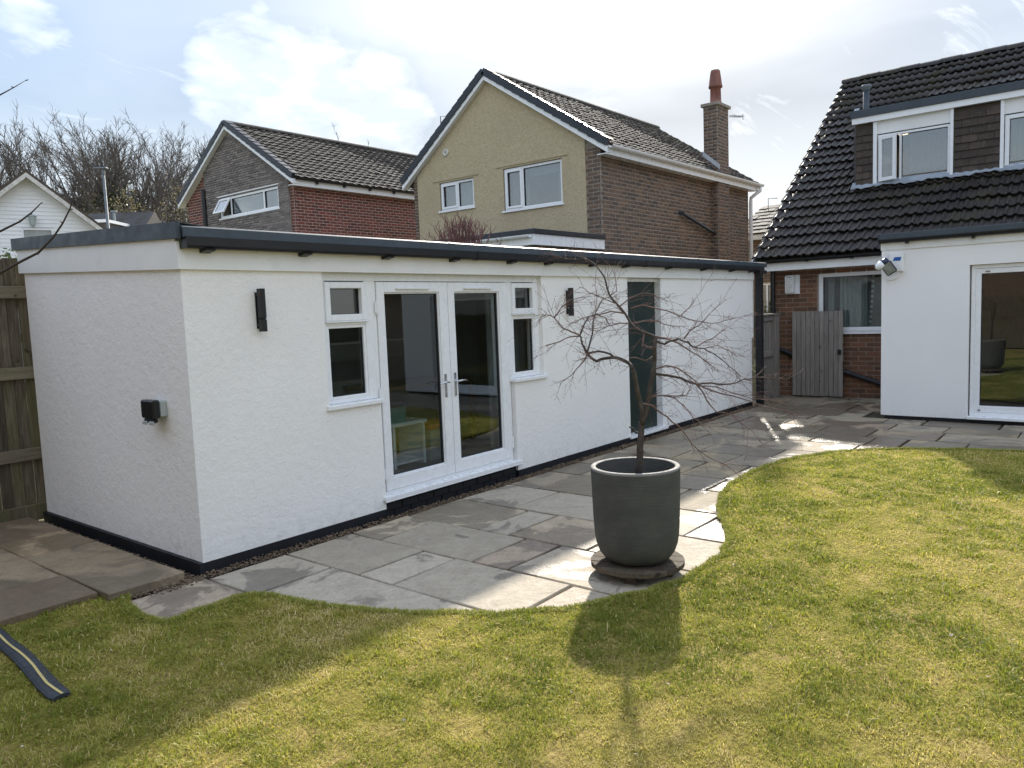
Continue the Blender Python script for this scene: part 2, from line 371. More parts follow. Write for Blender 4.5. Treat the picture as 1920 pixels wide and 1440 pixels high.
    k = t.mix(t.ss(n2, .35, .7), t.mix(1., k, (.45, .42, .38), 'MULTIPLY'), t.mix(1., k, (1.25, 1.22, 1.1), 'MULTIPLY'))
    t.bsdf(k, 1., t.bump(n2, 1., .03), 0, .1); P['turf'] = t.m
    P['litter'] = M('litter', (.20, .11, .05), .8, .2, 20, col2=(.62, .58, .50))
    P['earth'] = M('earth', (.12, .115, .05), 1., .35, 1.2)
    P['asphalt'] = M('asphalt', (.05, .05, .05), .9, .2, 2)
    P['pebble'] = M('pebble', (.24, .17, .105), .8, .2, 30, col2=(.11, .075, .05))
    # planter: ribbed grey stone-fibre
    t = NT('planter'); c = t.coord(False); mp = t.n('ShaderNodeMapping'); mp.inputs[3].default_value = (1, 1, 14); t.set(mp.inputs[0], c)
    h = t.noise(mp.outputs[0], 5.5, 5, .6); k = t.mix(t.ss(t.noise(c, 7, 6), .3, .7), (.066, .068, .064), (.088, .089, .083))
    t.bsdf(t.mix(t.ss(h, .35, .65, 0, .35), k, (.055, .057, .053)), .8, t.bump(h, .4, .008), 0, .3); P['planter'] = t.m
    P['planter_rim_lit'] = M('planter_rim_lit', (.20, .19, .175), .8, .12, 9)  # light on the top edge put into the rim's paler colour
    P['soil'] = M('soil', (.012, .011, .012), .95, .4, 20, bump=.8, bscale=60)
    P['hose'] = M('hose', (.020, .025, .034), .55, .25, 14, bump=.4, bscale=40)
    P['hose_line'] = M('hose_line', (.52, .42, .16), .6, .1, 10)
    P['curtain'] = M('curtain', (.36, .37, .36), .9, .08, 6)
    P['curtain_green'] = M('curtain_green', (.34, .37, .24), .9, .08, 6)
    P['inner_wall'] = M('inner_wall', (.30, .30, .29), .9, .04, 2)
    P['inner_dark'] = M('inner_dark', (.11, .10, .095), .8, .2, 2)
    P['inner_floor'] = M('inner_floor', (.10, .085, .07), .5, .2, 3)
    P['teal_box'] = M('teal_box', (.08, .22, .24), .35, .1, 5); P['orange'] = M('orange', (.55, .10, .03), .6, .1, 5)
    P['blue_label'] = M('blue_label', (.012, .10, .38), .4, .05, 5); P['navy_plastic'] = M('navy_plastic', (.02, .03, .075), .35, .1, 5)
    P['red_mark'] = M('red_mark', (.16, .015, .012), .5, .1, 5); P['lens'] = M('lens', (.20, .215, .19), .12, .25, 14)
    P['grey_plastic'] = M('grey_plastic', (.36, .40, .39), .45, .05, 5)
    # glass pane
    def glass(name, tint, base):
        t = NT(name); lw = t.n('ShaderNodeLayerWeight'); lw.inputs[0].default_value = .5
        f = t.math('ADD', t.math('MULTIPLY', t.math('POWER', lw.outputs['Facing'], 3.2), 1-base), base, True)
        a = t.n('ShaderNodeBsdfTransparent'); t.set(a.inputs[0], tint); g = t.n('ShaderNodeBsdfGlossy'); g.inputs['Roughness'].default_value = 0.004; t.set(g.inputs[0], (.93, .95, .97))
        x = t.n('ShaderNodeMixShader'); t.set(x.inputs[0], f); t.t.links.new(a.outputs[0], x.inputs[1]); t.t.links.new(g.outputs[0], x.inputs[2]); t.t.links.new(x.outputs[0], t.out.inputs[0]); P[name] = t.m
    glass('glass', (.84, .88, .87), .06); glass('glass_far', (.7, .74, .76), .16)
    t = NT('lit_lamp'); e = t.n('ShaderNodeEmission'); t.set(e.inputs[0], (1, .72, .4)); e.inputs[1].default_value = 2.5; t.t.links.new(e.outputs[0], t.out.inputs[0]); P['lit_lamp'] = t.m
mats()
# ------------------------------------------------------------------ piece generators
class Bricks:
    """courses of single bricks on one thing: the nearest become parts, the rest one joined part"""
    def __init__(s, ch, bl, mat, joint=.010, proud=.007): s.ch, s.bl, s.mat, s.j, s.proud, s.items = ch, bl, mat, joint, proud, []
    def wall(s, F, z0, z1, iv, parent, soldier=False):
        k = 0; z = z0
        while z + s.ch*.6 < z1:
            h = min(s.ch, z1-z) - s.j
            for (a, b) in iv(z + s.ch/2):
                off = (s.bl/2 if k % 2 else 0.) + s.bl*31
                i = math.floor((a+off)/s.bl)
                while i*s.bl - off < b:
                    u0 = max(i*s.bl-off, a) ; u1 = min((i+1)*s.bl-off, b) - s.j
                    if u1-u0 > .03: s.items.append((F, (u0+u1)/2, z+h/2, u1-u0, h, parent))
                    i += 1
            z += s.ch; k += 1
    def finish(s, n=300, name='brick'):
        def dist(it): p = it[0].p(it[1], it[2]); return (p-Vector(CAM)).length
        s.items.sort(key=dist)
        i3 = .004; P = s.proud
        vs = [(-.5,0,-.5),(.5,0,-.5),(.5,0,.5),(-.5,0,.5)] + [(x*.985, -1, z*.955) for x, z in ((-.5,-.5),(.5,-.5),(.5,.5),(-.5,.5))]
        fs = [(4,5,6,7),(0,1,5,4),(1,2,6,5),(2,3,7,6),(3,0,4,7)]
        me = bpy.data.meshes.new(name); me.from_pydata(vs, [], fs); me.materials.append(s.mat); me.update()
        for (F, u, z, l, h, par) in s.items[:n]:
            o = bpy.data.objects.new(name, me); COL.objects.link(o); o.location = F.p(u, z)
            o.rotation_euler = (random.gauss(0, .006), random.gauss(0, .004), math.atan2(F.u.y, F.u.x))
            o.scale = (l, P*random.uniform(.7, 1.3), h); adopt(o, par)
        rest = s.items[n:]
        if rest:
            base = np.array(vs); V = []; F4 = []; rn = []
            for k, (F, u, z, l, h, par) in enumerate(rest):
                q = base*np.array([l, P*random.uniform(.7, 1.3), h]); p = F.p(u, z)
                ux, nx = np.array(F.u), np.array(F.n)
                V.append(np.array(p) + q[:, :1]*ux - q[:, 1:2]*nx + q[:, 2:3]*np.array([0, 0, 1]))
                F4 += [[i+8*k for i in f] for f in fs]; rn += [random.random()]*5
            me = fast_mesh('brickwork', np.concatenate(V), np.array(F4), {'rnd': ('FACE', rn)}); me.materials.append(s.mat)
            o = link('brickwork', me, None, rest[0][5]); o['kind'] = 'stuff'
def tile_mesh(name, prof, w, L, lift, thick):
    n = len(prof); vs = []
    for y, dz in ((0, lift), (L, 0)):
        for x, h in prof: vs.append((x*w, y, h+dz))
    for x, h in prof: vs.append((x*w, 0.004, h+lift-thick))
    fs = [(i, i+1, n+i+1, n+i) for i in range(n-1)] + [(2*n+i, 2*n+i+1, i+1, i) for i in range(n-1)]
    vs += [(0, L, -thick), (w, L, -thick)]
    fs += [(2*n, 0, n, 3*n), (n-1, 3*n-1, 3*n+1, 2*n-1)]
    return vs, fs
DROMAN = [(0, .006), (.10, 0), (.15, .017), (.21, .036), (.28, .036), (.34, .016), (.39, 0), (.60, 0), (.65, .017), (.71, .036), (.78, .036), (.84, .016), (.89, 0), (1, .006)]
PANROLL = [(0, 0), (.14, .015), (.28, .021), (.42, .012), (.58, 0), (.85, -.004), (1, 0)]
def tiles(parent, E0, a, s, ncol, nrow, w, g, mat, prof, keep=None, n=300, name='roof_tile', lift=.030, thick=.022):
    a, s, E0 = Vector(a), Vector(s), Vector(E0); nn = a.cross(s)
    vs, fs = tile_mesh(name, prof, w*.992, g*1.12, lift, thick)
    me = bpy.data.meshes.new(name); me.from_pydata(vs, [], fs); me.materials.append(mat); me.update()
    rot = Matrix((a, s, nn)).transposed().to_4x4(); it = []
    for j in range(nrow):
        for i in range(ncol):
            p = E0 + a*(i*w) + s*(j*g)
            c = p + a*(w/2) + s*(g/2)
            if keep and not keep(c): continue
            it.append((p, (c-Vector(CAM)).length))
    it.sort(key=lambda q: q[1]); base = np.array([v for v in vs]); Rm = np.array([list(a), list(s), list(nn)])
    V = []; Fq = []; rn = []; k = 0
    for idx, (p, d) in enumerate(it):
        jt = Matrix.Translation(p + nn*random.gauss(0, .004) + s*random.gauss(0, .010)) @ rot @ Matrix.Rotation(random.gauss(0, .013), 4, 'Z') @ Matrix.Rotation(random.gauss(0, .010), 4, 'Y')
        if idx < n:
            o = bpy.data.objects.new(name, me); COL.objects.link(o); adopt(o, parent); o.matrix_basis = jt
        else:
            m4 = np.array(jt); V.append(base@m4[:3, :3].T + m4[:3, 3]); Fq += [[q+k*len(vs) for q in f] for f in fs]; rn += [random.random()]*len(fs); k += 1
    if V:
        me2 = fast_mesh('roof_tiling', np.concatenate(V), np.array(Fq), {'rnd': ('FACE', rn)}); me2.materials.append(mat)
        o = link('roof_tiling', me2, None, parent); o['kind'] = 'stuff'
def vnoise(x, y, s, seed=0):
    """smooth value noise in the plane"""
    x = np.asarray(x)*s+seed*17.3; y = np.asarray(y)*s+seed*5.7; xi = np.floor(x); yi = np.floor(y); fx = x-xi; fy = y-yi
    fx = fx*fx*(3-2*fx); fy = fy*fy*(3-2*fy)
    def h(i, j): v = np.sin(i*127.1+j*311.7+seed*74.7)*43758.5453; return v-np.floor(v)
    return (h(xi, yi)*(1-fx)+h(xi+1, yi)*fx)*(1-fy)+(h(xi, yi+1)*(1-fx)+h(xi+1, yi+1)*fx)*fy
def inside(px, py, poly):
    r = np.zeros(len(px), bool); n = len(poly)
    for i in range(n):
        x0, y0 = poly[i]; x1, y1 = poly[(i+1) % n]
        c = ((y0 > py) != (y1 > py)); xx = (x1-x0)*(py-y0)/((y1-y0) if y1 != y0 else 1e-9)+x0
        r ^= c & (px < xx)
    return r
# ------------------------------------------------------------------ ground, patio, lawn
def sheet(name, x0, x1, y0, y1, z, mat):
    return tag(MB().add([(x0,y0,z),(x1,y0,z),(x1,y1,z),(x0,y1,z)], [(0,1,2,3)]).build(name, mat), kind='structure')
sheet('ground', -700, 900, -700, 900, -.06, MAT['earth'])
road = sheet('road', -60, 90, 24, 30, -.052, MAT['asphalt'])
def slab_piece(x0, x1, y0, y1, z, parent, mat, th=.05, gap=.013, skew=.010):
    x0 += gap; x1 -= gap; y0 += gap; y1 -= gap
    c = [(x0, y0), (x1, y0), (x1, y1), (x0, y1)]; c = [(a+random.uniform(-skew, skew), b+random.uniform(-skew, skew)) for a, b in c]
    # riven edge: extra point along each side
    ring = []
    for i in range(4):
        a, b = c[i], c[(i+1) % 4]; ring.append(a)
        for t in (.33, .67): ring.append((a[0]+(b[0]-a[0])*t+random.uniform(-.005, .005), a[1]+(b[1]-a[1])*t+random.uniform(-.005, .005)))
    cx = sum(p[0] for p in c)/4; cy = sum(p[1] for p in c)/4
    tx, ty = random.gauss(0, .0035), random.gauss(0, .0035); dz = random.gauss(0, .0015)
    def zt(p): return z+dz+(p[0]-cx)*tx+(p[1]-cy)*ty
    def inn(p, e):
        d = math.hypot(p[0]-cx, p[1]-cy); k = (d-e)/d; return (cx+(p[0]-cx)*k, cy+(p[1]-cy)*k)
    n = len(ring); vs = [(*p, z-th) for p in ring] + [(*p, zt(p)-.007) for p in ring] + [(*inn(p, .006), zt(p)) for p in ring]
    fs = [tuple(range(2*n, 3*n))]
    for k in (0, n):
        for i in range(n): fs.append((k+i, k+(i+1) % n, k+n+(i+1) % n, k+n+i))
    return MB().add(vs, fs).build('paving_slab', mat, parent)
patio = tag(MB().add([(-.9, -5, -.035), (13.1, -9, -.035), (13.1, .9, -.035), (-.9, .9, -.035)], [(0, 1, 2, 3)]).build('patio', MAT['joint']), kind='structure')
def patio_slabs():
    fixed = {0: (-.74, -.05, [-.10, -.74]), 1: (-.05, .65, [-.15, -.78, -2.35, -3.1]), 2: (.65, 1.36, [-.15, -1.10, -1.47, -2.62, -3.4]),
             3: (1.36, 2.08, [-.14, -.53, -1.63, -1.98, -2.05, -3.3]), 4: (2.08, 2.85, [-.14, -1.06, -1.42, -2.25, -3.3])}
    fixed[3] = (1.36, 2.08, [-.14, -.53, -1.63, -2.0, -3.3])
    rr = random.Random(5); x = 2.85; k = 5
    while x < 13.0:
        w = rr.choice([.55, .62, .72, .72, .80]); ys = [-.14 if x < 11.0 else .55]; lo = -3.2 if x < 6.4 else -8.6
        if x+w > 13.0: w = 13.05-x
        while ys[-1] > lo: ys.append(ys[-1]-rr.choice([.42, .56, .72, .9, 1.0, 1.15]))
        fixed[k] = (x, x+w, ys); x += w; k += 1
    for k, (a, b, ys) in fixed.items():
        for y1, y0 in zip(ys, ys[1:]):
            if a > 10.3 and (y0+y1)/2 < -2.55: continue
            if y0 > -.9 and False: continue
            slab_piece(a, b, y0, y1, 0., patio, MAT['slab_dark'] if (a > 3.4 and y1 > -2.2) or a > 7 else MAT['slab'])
patio_slabs()
def raised_slabs():
    base = tag(MB().box(-4.6, -.2, .18, 3.18, -.055, .012).build('raised_patio', MAT['joint']), kind='structure')
    for a, b, ys in ((-.75, -.17, [-.03, .82, 1.54, 2.2, 3.1]), (-1.42, -.75, [.10, .77, 1.58, 2.3, 3.1]), (-2.1, -1.42, [.14, 1.0, 1.7, 2.4, 3.1]), (-2.9, -2.1, [.2, 1.1, 2.2, 3.1]), (-3.6, -2.9, [.2, .9, 2., 3.1])):
        for y0, y1 in zip(ys, ys[1:]): slab_piece(a, b, y0, y1, .06, base, MAT['slab_damp'], th=.075, gap=.006)
raised_slabs()
EDGE_PX = [(0,1160),(90,1137),(178,1112),(205,1107),(230,1108),(243,1132),(270,1152),(300,1166),(350,1150),(430,1122),(470,1111),(500,1112),(560,1126),(650,1138),(720,1142),(760,1146),(820,1147),(900,1149),(1000,1143),(1080,1135),(1140,1122),(1230,1101),(1290,1080),(1340,1050),(1361,1020),(1357,985),(1343,955),(1346,930),(1366,905),(1400,886),(1450,867),(1510,853),(1580,845),(1680,840),(1760,841),(1840,843),(1920,846)]
EDGE = [tuple(at(x, y, Z=.018)[:2]) for x, y in EDGE_PX]
def chaikin(p, n=2):
    for _ in range(n):
        q = [p[0]]
        for a, b in zip(p, p[1:]): q += [(a[0]*.75+b[0]*.25, a[1]*.75+b[1]*.25), (a[0]*.25+b[0]*.75, a[1]*.25+b[1]*.75)]
        q.append(p[-1]); p = q
    return p
EDGE = [(-7.2, .30), (-4.0, .24)] + chaikin(EDGE, 1) + [(8.35, -6.0), (8.4, -13)]
LAWN = EDGE + [(-7.2, -13)]
lawn = tag(MB().prism([(x, y, .012) for x, y in LAWN], (0, 0, -.06)).build('lawn', MAT['turf']), kind='structure')
def grass():
    n = 2000000; x = RNG.uniform(-7, 8.6, n); y = RNG.uniform(-9.5, .6, n)
    d = np.hypot(x-CAM[0], y-CAM[1]); rx = (x-CAM[0])*CR[0]+(y-CAM[1])*CR[1]; rf = (x-CAM[0])*CF[0]+(y-CAM[1])*CF[1]
    vis = (rf > .9) & (np.abs(rx) < rf*.70+.8)
    dens = np.clip((3.6/np.maximum(d, 1.))**1.25, .16, 1.)
    k = vis & (RNG.random(n) < dens) & inside(x, y, LAWN)
    # thinner on worn ground
    worn = vnoise(x, y, .9, 1)*.42 + vnoise(x, y, 2.9, 2)*.36 + vnoise(x, y, 8.5, 6)*.22
    k &= RNG.random(n) < np.clip(1.25-.85*np.clip((worn-.45)*2.6, 0, 1), .2, 1)
    x, y, d, worn = x[k], y[k], d[k], worn[k]; n = len(x)
    # gather blades into small tufts
    tuft = vnoise(x, y, 9, 3); fine = vnoise(x, y, 26, 4)
    h = RNG.uniform(.011, .025, n)*(.55+.85*tuft)*(1.15-.55*np.clip((worn-.4)*2, 0, 1))
    near = np.zeros(n)
    h *= 1+.25*RNG.random(n)**6*4*(tuft > .55)
    w = RNG.uniform(.0013, .0026, n)*np.clip(d/3.6, 1, 2.6)
    az = RNG.uniform(0, 2*np.pi, n); lean = RNG.uniform(.25, 1.25, n)
    tint = np.clip(.33+.62*(worn-.46)*3.0+.26*(fine-.5)+RNG.normal(0, .17, n), 0, 1)
    tint += .30*np.exp(-(((x-.0)/1.5)**2+((y+1.6)/1.0)**2))+.12*np.exp(-(((x+2)/1.6)**2+((y+1.2)/1.2)**2)); tint = np.clip(tint, 0, 1)
    cl = vnoise(x, y, 5.5, 12)*.5+vnoise(x, y, 13, 13)*.5; lush = cl > .66; h = np.where(lush, h*1.12, h); tint = np.where(lush, np.clip(tint-.15, 0, 1), tint); thin = cl < .33; h = np.where(thin, h*.55, h); tint = np.where(thin, np.clip(tint+.12, 0, 1), tint)
    dead = RNG.random(n) < .06; tint[dead] = RNG.uniform(.65, .95, dead.sum()); lean[dead] = RNG.uniform(.9, 1.6, dead.sum())
    # ragged fringe hanging over the paving edge
    ex = np.array(EDGE); seg = np.diff(ex, axis=0); sl = np.hypot(seg[:, 0], seg[:, 1]); ok = (sl > 1e-6); m = 26000
    si = RNG.choice(len(sl), m, p=np.where(ok & (ex[:-1, 0] > -3) & (ex[1:, 1] > -6), sl, 0)/np.where(ok & (ex[:-1, 0] > -3) & (ex[1:, 1] > -6), sl, 0).sum()); tt = RNG.random(m)
    nx, ny = -seg[si, 1]/sl[si], seg[si, 0]/sl[si]; rag = (vnoise(ex[si, 0]+seg[si, 0]*tt, ex[si, 1]+seg[si, 1]*tt, 7, 8)-.45)*.05
    off = rag-RNG.random(m)*.05; fx, fy = ex[si, 0]+seg[si, 0]*tt+nx*off, ex[si, 1]+seg[si, 1]*tt+ny*off
    x = np.r_[x, fx]; y = np.r_[y, fy]; h = np.r_[h, RNG.uniform(.012, .036, m)]; w = np.r_[w, RNG.uniform(.0014, .0028, m)*np.clip(np.hypot(fx-CAM[0], fy-CAM[1])/3.6, 1, 2.6)]
    az = np.r_[az, np.arctan2(ny, nx)+RNG.normal(0, .9, m)]; lean = np.r_[lean, RNG.uniform(.3, 1.3, m)]; tint = np.r_[tint, np.clip(RNG.normal(.36, .2, m), 0, 1)]; n = len(x)
    lx, ly = np.cos(az)*h*lean, np.sin(az)*h*lean; wx, wy = -np.sin(az+RNG.normal(0, .5, n))*w, np.cos(az)*w
    z0 = .010
    V = np.empty((n, 5, 3), np.float32)
    V[:, 0] = np.c_[x-wx, y-wy, np.full(n, z0)]; V[:, 1] = np.c_[x+wx, y+wy, np.full(n, z0)]
    V[:, 2] = np.c_[x-wx*.8+lx*.35, y-wy*.8+ly*.35, z0+h*.6]; V[:, 3] = np.c_[x+wx*.8+lx*.35, y+wy*.8+ly*.35, z0+h*.6]
    V[:, 4] = np.c_[x+lx, y+ly, z0+h*np.clip(1.05-.25*lean, .35, 1)]
    o = np.arange(n)[:, None]*5
    F = np.concatenate([o+np.array([[0, 1, 3]]), o+np.array([[0, 3, 2]]), o+np.array([[2, 3, 4]])])
    me = fast_mesh('grass', V.reshape(-1, 3), F, {'tint': ('POINT', np.repeat(tint, 5))})
    print('GRASS BLADES', n)
    tag(link('grass', me, MAT['grass']), 'short patchy lawn grass, green with straw coloured worn areas', 'grass', kind='stuff')
def pebbles():
    pts = []
    for _ in range(5200):
        pts.append((random.uniform(-.12, 11.2), random.uniform(-.155, -.012)))
    for _ in range(2000): pts.append((random.uniform(-.20, -.075), random.uniform(-.15, 3.1)))
    for _ in range(260): pts.append((random.gauss(-.28, .10), random.gauss(-.10, .045)))
    for _ in range(120): pts.append((random.uniform(-.75, -.25), random.gauss(-.055, .012)))
    octa = np.array([(1,0,0),(0,1,0),(-1,0,0),(0,-1,0),(0,0,1),(0,0,-1)], float); tri = np.array([(0,1,4),(1,2,4),(2,3,4),(3,0,4),(1,0,5),(2,1,5),(3,2,5),(0,3,5)])
    V = []; F = []; rn = []
    for k, (x, y) in enumerate(pts):
        r = random.uniform(.006, .013); a = random.random()*6.28; q = octa*np.array([r*random.uniform(.8, 1.4), r, r*random.uniform(.5, .8)]); q += RNG.normal(0, r*.12, q.shape)
        c, s = math.cos(a), math.sin(a); q = q@np.array([[c, s, 0], [-s, c, 0], [0, 0, 1]]); V.append(q+np.array([x, y, random.uniform(-.012, .010)])); F.append(tri+6*k); rn += [random.random()]*8
    me = fast_mesh('gravel', np.concatenate(V), np.concatenate(F), {'rnd': ('FACE', rn)})
    tag(link('gravel', me, MAT['pebble']), 'narrow strip of brown gravel along the white building', 'gravel', kind='stuff')
grass(); pebbles()
def litter():
    n = 150; x = RNG.uniform(-3, 8, 900); y = RNG.uniform(-6.5, .3, 900); k = inside(x, y, LAWN); x, y = x[k][:n], y[k][:n]; n = len(x)
    a = RNG.uniform(0, 6.28, n); L = RNG.uniform(.006, .016, n); w = L*RNG.uniform(.3, .6, n); z = np.full(n, .026)+RNG.uniform(0, .008, n); t = RNG.normal(0, .004, n)
    ca, sa = np.cos(a), np.sin(a); V = np.stack([np.c_[x-ca*L, y-sa*L, z], np.c_[x+sa*w, y-ca*w, z+t], np.c_[x+ca*L, y+sa*L, z+.003], np.c_[x-sa*w, y+ca*w, z-t]], 1).reshape(-1, 3)
    me = fast_mesh('leaf_litter', V, np.arange(4*n).reshape(-1, 4), {'rnd': ('FACE', RNG.random(n))}); tag(link('leaf_litter', me, MAT['litter']), 'small brown leaf scraps scattered over the lawn', 'leaf litter', kind='stuff')
litter()
# ------------------------------------------------------------------ garden room
def garden_room():
    g = thing('garden_room', 'long white rendered garden room with flat grey-trimmed roof and French doors', 'building', (5.6, 1.5, 0))
    Wd, Dp = 11.22, 3.10; F = faceY(0.); up = MAT['upvc']
    def ztop(y): return 2.40+.16*y/3.1
    w = MB()
    for a, b, z0, z1 in ((0, 1.32, .08, 2.42), (1.32, 1.93, .08, 1.14), (4.02, 4.60, .08, 1.16), (4.60, 6.66, .08, 2.42), (7.70, Wd, .08, 2.42)): w.box(a, b, 0, .25, z0, z1)
    w.prism([(0, .25, .08), (0, Dp, .08), (0, Dp, ztop(Dp)+.03), (0, .25, ztop(.25)+.03)], (.25, 0, 0))
    w.prism([(Wd-.25, .25, .08), (Wd-.25, Dp, .08), (Wd-.25, Dp, ztop(Dp)+.03), (Wd-.25, .25, ztop(.25)+.03)], (.25, 0, 0))
    w.box(.25, Wd-.25, Dp-.25, Dp, .08, 2.5)
    w.build('wall', MAT['render_white'], g)
    inn = MB(); inn.box(.25, Wd-.25, Dp-.28, Dp-.254, .1, 2.36); inn.box(.254, .28, .26, Dp-.28, .1, 2.36); inn.box(5.6, 5.66, .26, Dp-.28, .1, 2.36)
    inn.box(.28, 5.6, .26, Dp-.28, 2.34, 2.36); inn.build('inner_wall', MAT['inner_wall'], g)
    MB().box(.28, 5.6, .26, Dp-.28, .04, .10).build('inner_floor', MAT['inner_floor'], g)
    MB().box(6.3, 8.2, .5, .55, .05, 2.4).build('inner_partition', MAT['inner_dark'], g)
    p = MB(); p.box(-.005, 1.93, -.006, .25, -.05, .08); p.box(4.02, 11.225, -.006, .25, -.05, .08); p.box(-.04, -.004, -.02, 3.1, -.05, .085); p.box(1.93, 4.02, .035, .25, -.05, .16); p.box(Wd-.25, Wd+.005, .25, 3.1, -.05, .08)
    p.build('plinth', MAT['black_paint'], g)
    B = Bricks(.075, .228, MAT['black_paint'], .012, .012); B.wall(faceY(.035), -.02, .16, lambda z: [(1.935, 4.015)], g); B.finish(40)
    f = MB(); f.box(-.03, 4.60, -.032, 0, 2.39, 2.60); f.box(4.69, 11.28, -.032, 0, 2.39, 2.60); f.box(4.60, 4.69, -.038, 0, 2.388, 2.60)
    f.prism([(-.03, .0, 2.39), (-.03, 3.16, 2.55), (-.03, 3.16, 2.82), (-.03, .0, 2.66)], (.03, 0, 0)); f.build('fascia', MAT['white_board'], g)
    # roof with raised kerb trim
    r = MB(); r.prism([(-.02, -.06, 2.60), (-.02, 3.2, 2.76), (-.02, 3.2, 2.86), (-.02, -.06, 2.69)], (11.6, 0, 0)); r.build('roof', MAT['roof_felt'], g)
    k = MB(); k.prism([(-.055, -.085, 2.615), (-.055, 3.22, 2.785), (-.055, 3.22, 2.895), (-.055, -.085, 2.735)], (.035, 0, 0))
    k.prism([(-.055, -.085, 2.735), (-.055, 3.22, 2.895), (.10, 3.22, 2.89), (.16, -.085, 2.715)], (0, 0, .006))
    k.build('kerb_trim', MAT['grey_trim'], g)
    k = MB()
    for i in range(4):      # front drip trim, in lengths
        x0 = -.02+i*2.93; x1 = x0+2.927
        k.prism([(x0, -.125, 2.622), (x0, -.118, 2.700), (x0, -.09, 2.714), (x0, .05, 2.716), (x0, .05, 2.69), (x0, -.095, 2.69), (x0, -.110, 2.622)], (x1-x0, 0, 0))
    for x in (2.91, 5.84, 8.77): k.prism([(x-.03, -.128, 2.62), (x-.03, -.121, 2.702), (x-.03, -.09, 2.7175), (x-.03, -.07, 2.7175), (x-.03, -.113, 2.62)], (.06, 0, 0))
    k.build('drip_trim', MAT['grey_trim'], g)
    gt = MB()
    prof = [(-.035, 2.632), (-.035, 2.56), (-.055, 2.545), (-.115, 2.545), (-.132, 2.565), (-.135, 2.63), (-.128, 2.63), (-.123, 2.572), (-.108, 2.556), (-.06, 2.556), (-.045, 2.565), (-.045, 2.632)]
    gt.prism([(.0, y, z) for y, z in prof], (11.55, 0, 0)); gt.box(-.008, 0, -.137, -.032, 2.541, 2.634)
    for x in (3.3, 7.0): gt.prism([(x, y*1.02-.001, z-.003) for y, z in [(-.033, 2.632), (-.033, 2.56), (-.054, 2.543), (-.116, 2.543), (-.134, 2.565), (-.137, 2.634)]], (.06, 0, 0))
    gt.build('gutter', MAT['black_plastic'], g)
    for x in (.15, 1.06, 2.01, 2.95, 3.91, 4.62, 5.62, 6.46, 7.74, 8.97, 10.12, 11.0):
        MB().prism([(x, -.033, 2.515), (x, -.033, 2.545), (x, -.13, 2.545), (x, -.12, 2.53)], (.085, 0, 0)).build('gutter_bracket', MAT['black_plastic'], g)
    d = MB(); d.box(11.30, 11.42, -.155, -.045, -.03, 2.52); d.box(11.285, 11.435, -.165, -.036, 1.22, 1.25); d.box(11.26, 11.6, -.16, -.03, 2.50, 2.56); d.build('downpipe', MAT['black_plastic'], g)
    c = MB(); c.box(11.22, 11.27, -.02, .06, 1.3, 2.5); c.build('corner_board', MAT['white_board'], g)
    # --- French doors and side lights
    hd = MB(); F.box(hd, 1.32, 4.60, 2.315, 2.40, -.16, -.05); hd.build('head_frame', up, g, .002)
    def side_light(u0, u1, s0, s1, sl0, sl1, pu0, pu1, qu0, qu1):
        fr = MB(); F.box(fr, u0, s0, 1.18, 2.315, -.14, -.055); F.box(fr, s1, u1, 1.18, 2.315, -.14, -.055); F.box(fr, s0, s1, 1.18, 1.215, -.14, -.055); F.box(fr, s0, s1, 1.905, 1.945, -.14, -.055)
        wn = fr.build('window', up, g, .003)
        sa = MB(); F.ring(sa, s0-.012, s1+.012, 1.945, 2.305, .06, -.10, -.034); sa.build('sash', up, wn, .006)
        lip = MB(); F.box(lip, s0-.02, s1+.02, 1.93, 1.944, -.05, -.026); lip.build('drip_bar', up, wn, .002)
        bd = MB(); F.ring(bd, s0, s1, 1.215, 1.905, .028, -.11, -.062); bd.build('bead', up, wn, .004)
        for a, b, z0, z1 in ((s0+.048, s1-.048, 2.005, 2.245), (s0+.028, s1-.028, 1.243, 1.877)):
            gk = MB(); F.ring(gk, a-.002, b+.002, z0-.002, z1+.002, .007, -.112, -.082); gk.build('gasket', MAT['gasket'], wn)
            pn = MB(); F.box(pn, a, b, z0, z1, -.101, -.095); pn.build('pane', MAT['glass'], wn)
        sl = MB(); F.box(sl, sl0, sl1, 1.135, 1.178, -.14, .04); sl.build('sill', up, g, .006)
    side_light(1.32, 1.945, 1.385, 1.845, 1.285, 1.945, 0, 0, 0, 0); side_light(4.01, 4.60, 4.085, 4.515, 4.0, 4.645, 0, 0, 0, 0)
    fr = MB(); F.box(fr, 1.945, 1.985, .205, 2.315, -.14, -.055); F.box(fr, 3.98, 4.01, .205, 2.315, -.14, -.055); F.box(fr, 1.985, 3.98, .205, .235, -.14, -.055); fr.build('door_frame', up, g, .003)
    for a, b, g0, g1, hinge, hs in ((1.990, 2.978, 2.10, 2.84, 1.985, -1), (2.984, 3.975, 3.10, 3.825, 3.98, 1)):
        lf = MB(); F.box(lf, a, g0-.014, .24, 2.308, -.115, -.040); F.box(lf, g1+.014, b, .24, 2.308, -.115, -.040); F.box(lf, g0-.014, g1+.014, .24, .365, -.115, -.040); F.box(lf, g0-.014, g1+.014, 2.205, 2.308, -.115, -.040)
        dr = lf.build('door', up, g, .004)
        bd = MB(); F.ring(bd, g0-.014, g1+.014, .365, 2.205, .014, -.11, -.055); bd.build('bead', up, dr, .004)
        gk = MB(); F.ring(gk, g0-.001, g1+.001, .378, 2.192, .008, -.105, -.07); gk.build('gasket', MAT['gasket'], dr)
        pn = MB(); F.box(pn, g0, g1, .379, 2.191, -.092, -.086); pn.build('pane', MAT['glass'], dr)
        vt = MB(); F.box(vt, (g0+g1)/2-.235, (g0+g1)/2+.225, 2.232, 2.250, -.041, -.012); vt.build('trickle_vent', up, dr, .006)
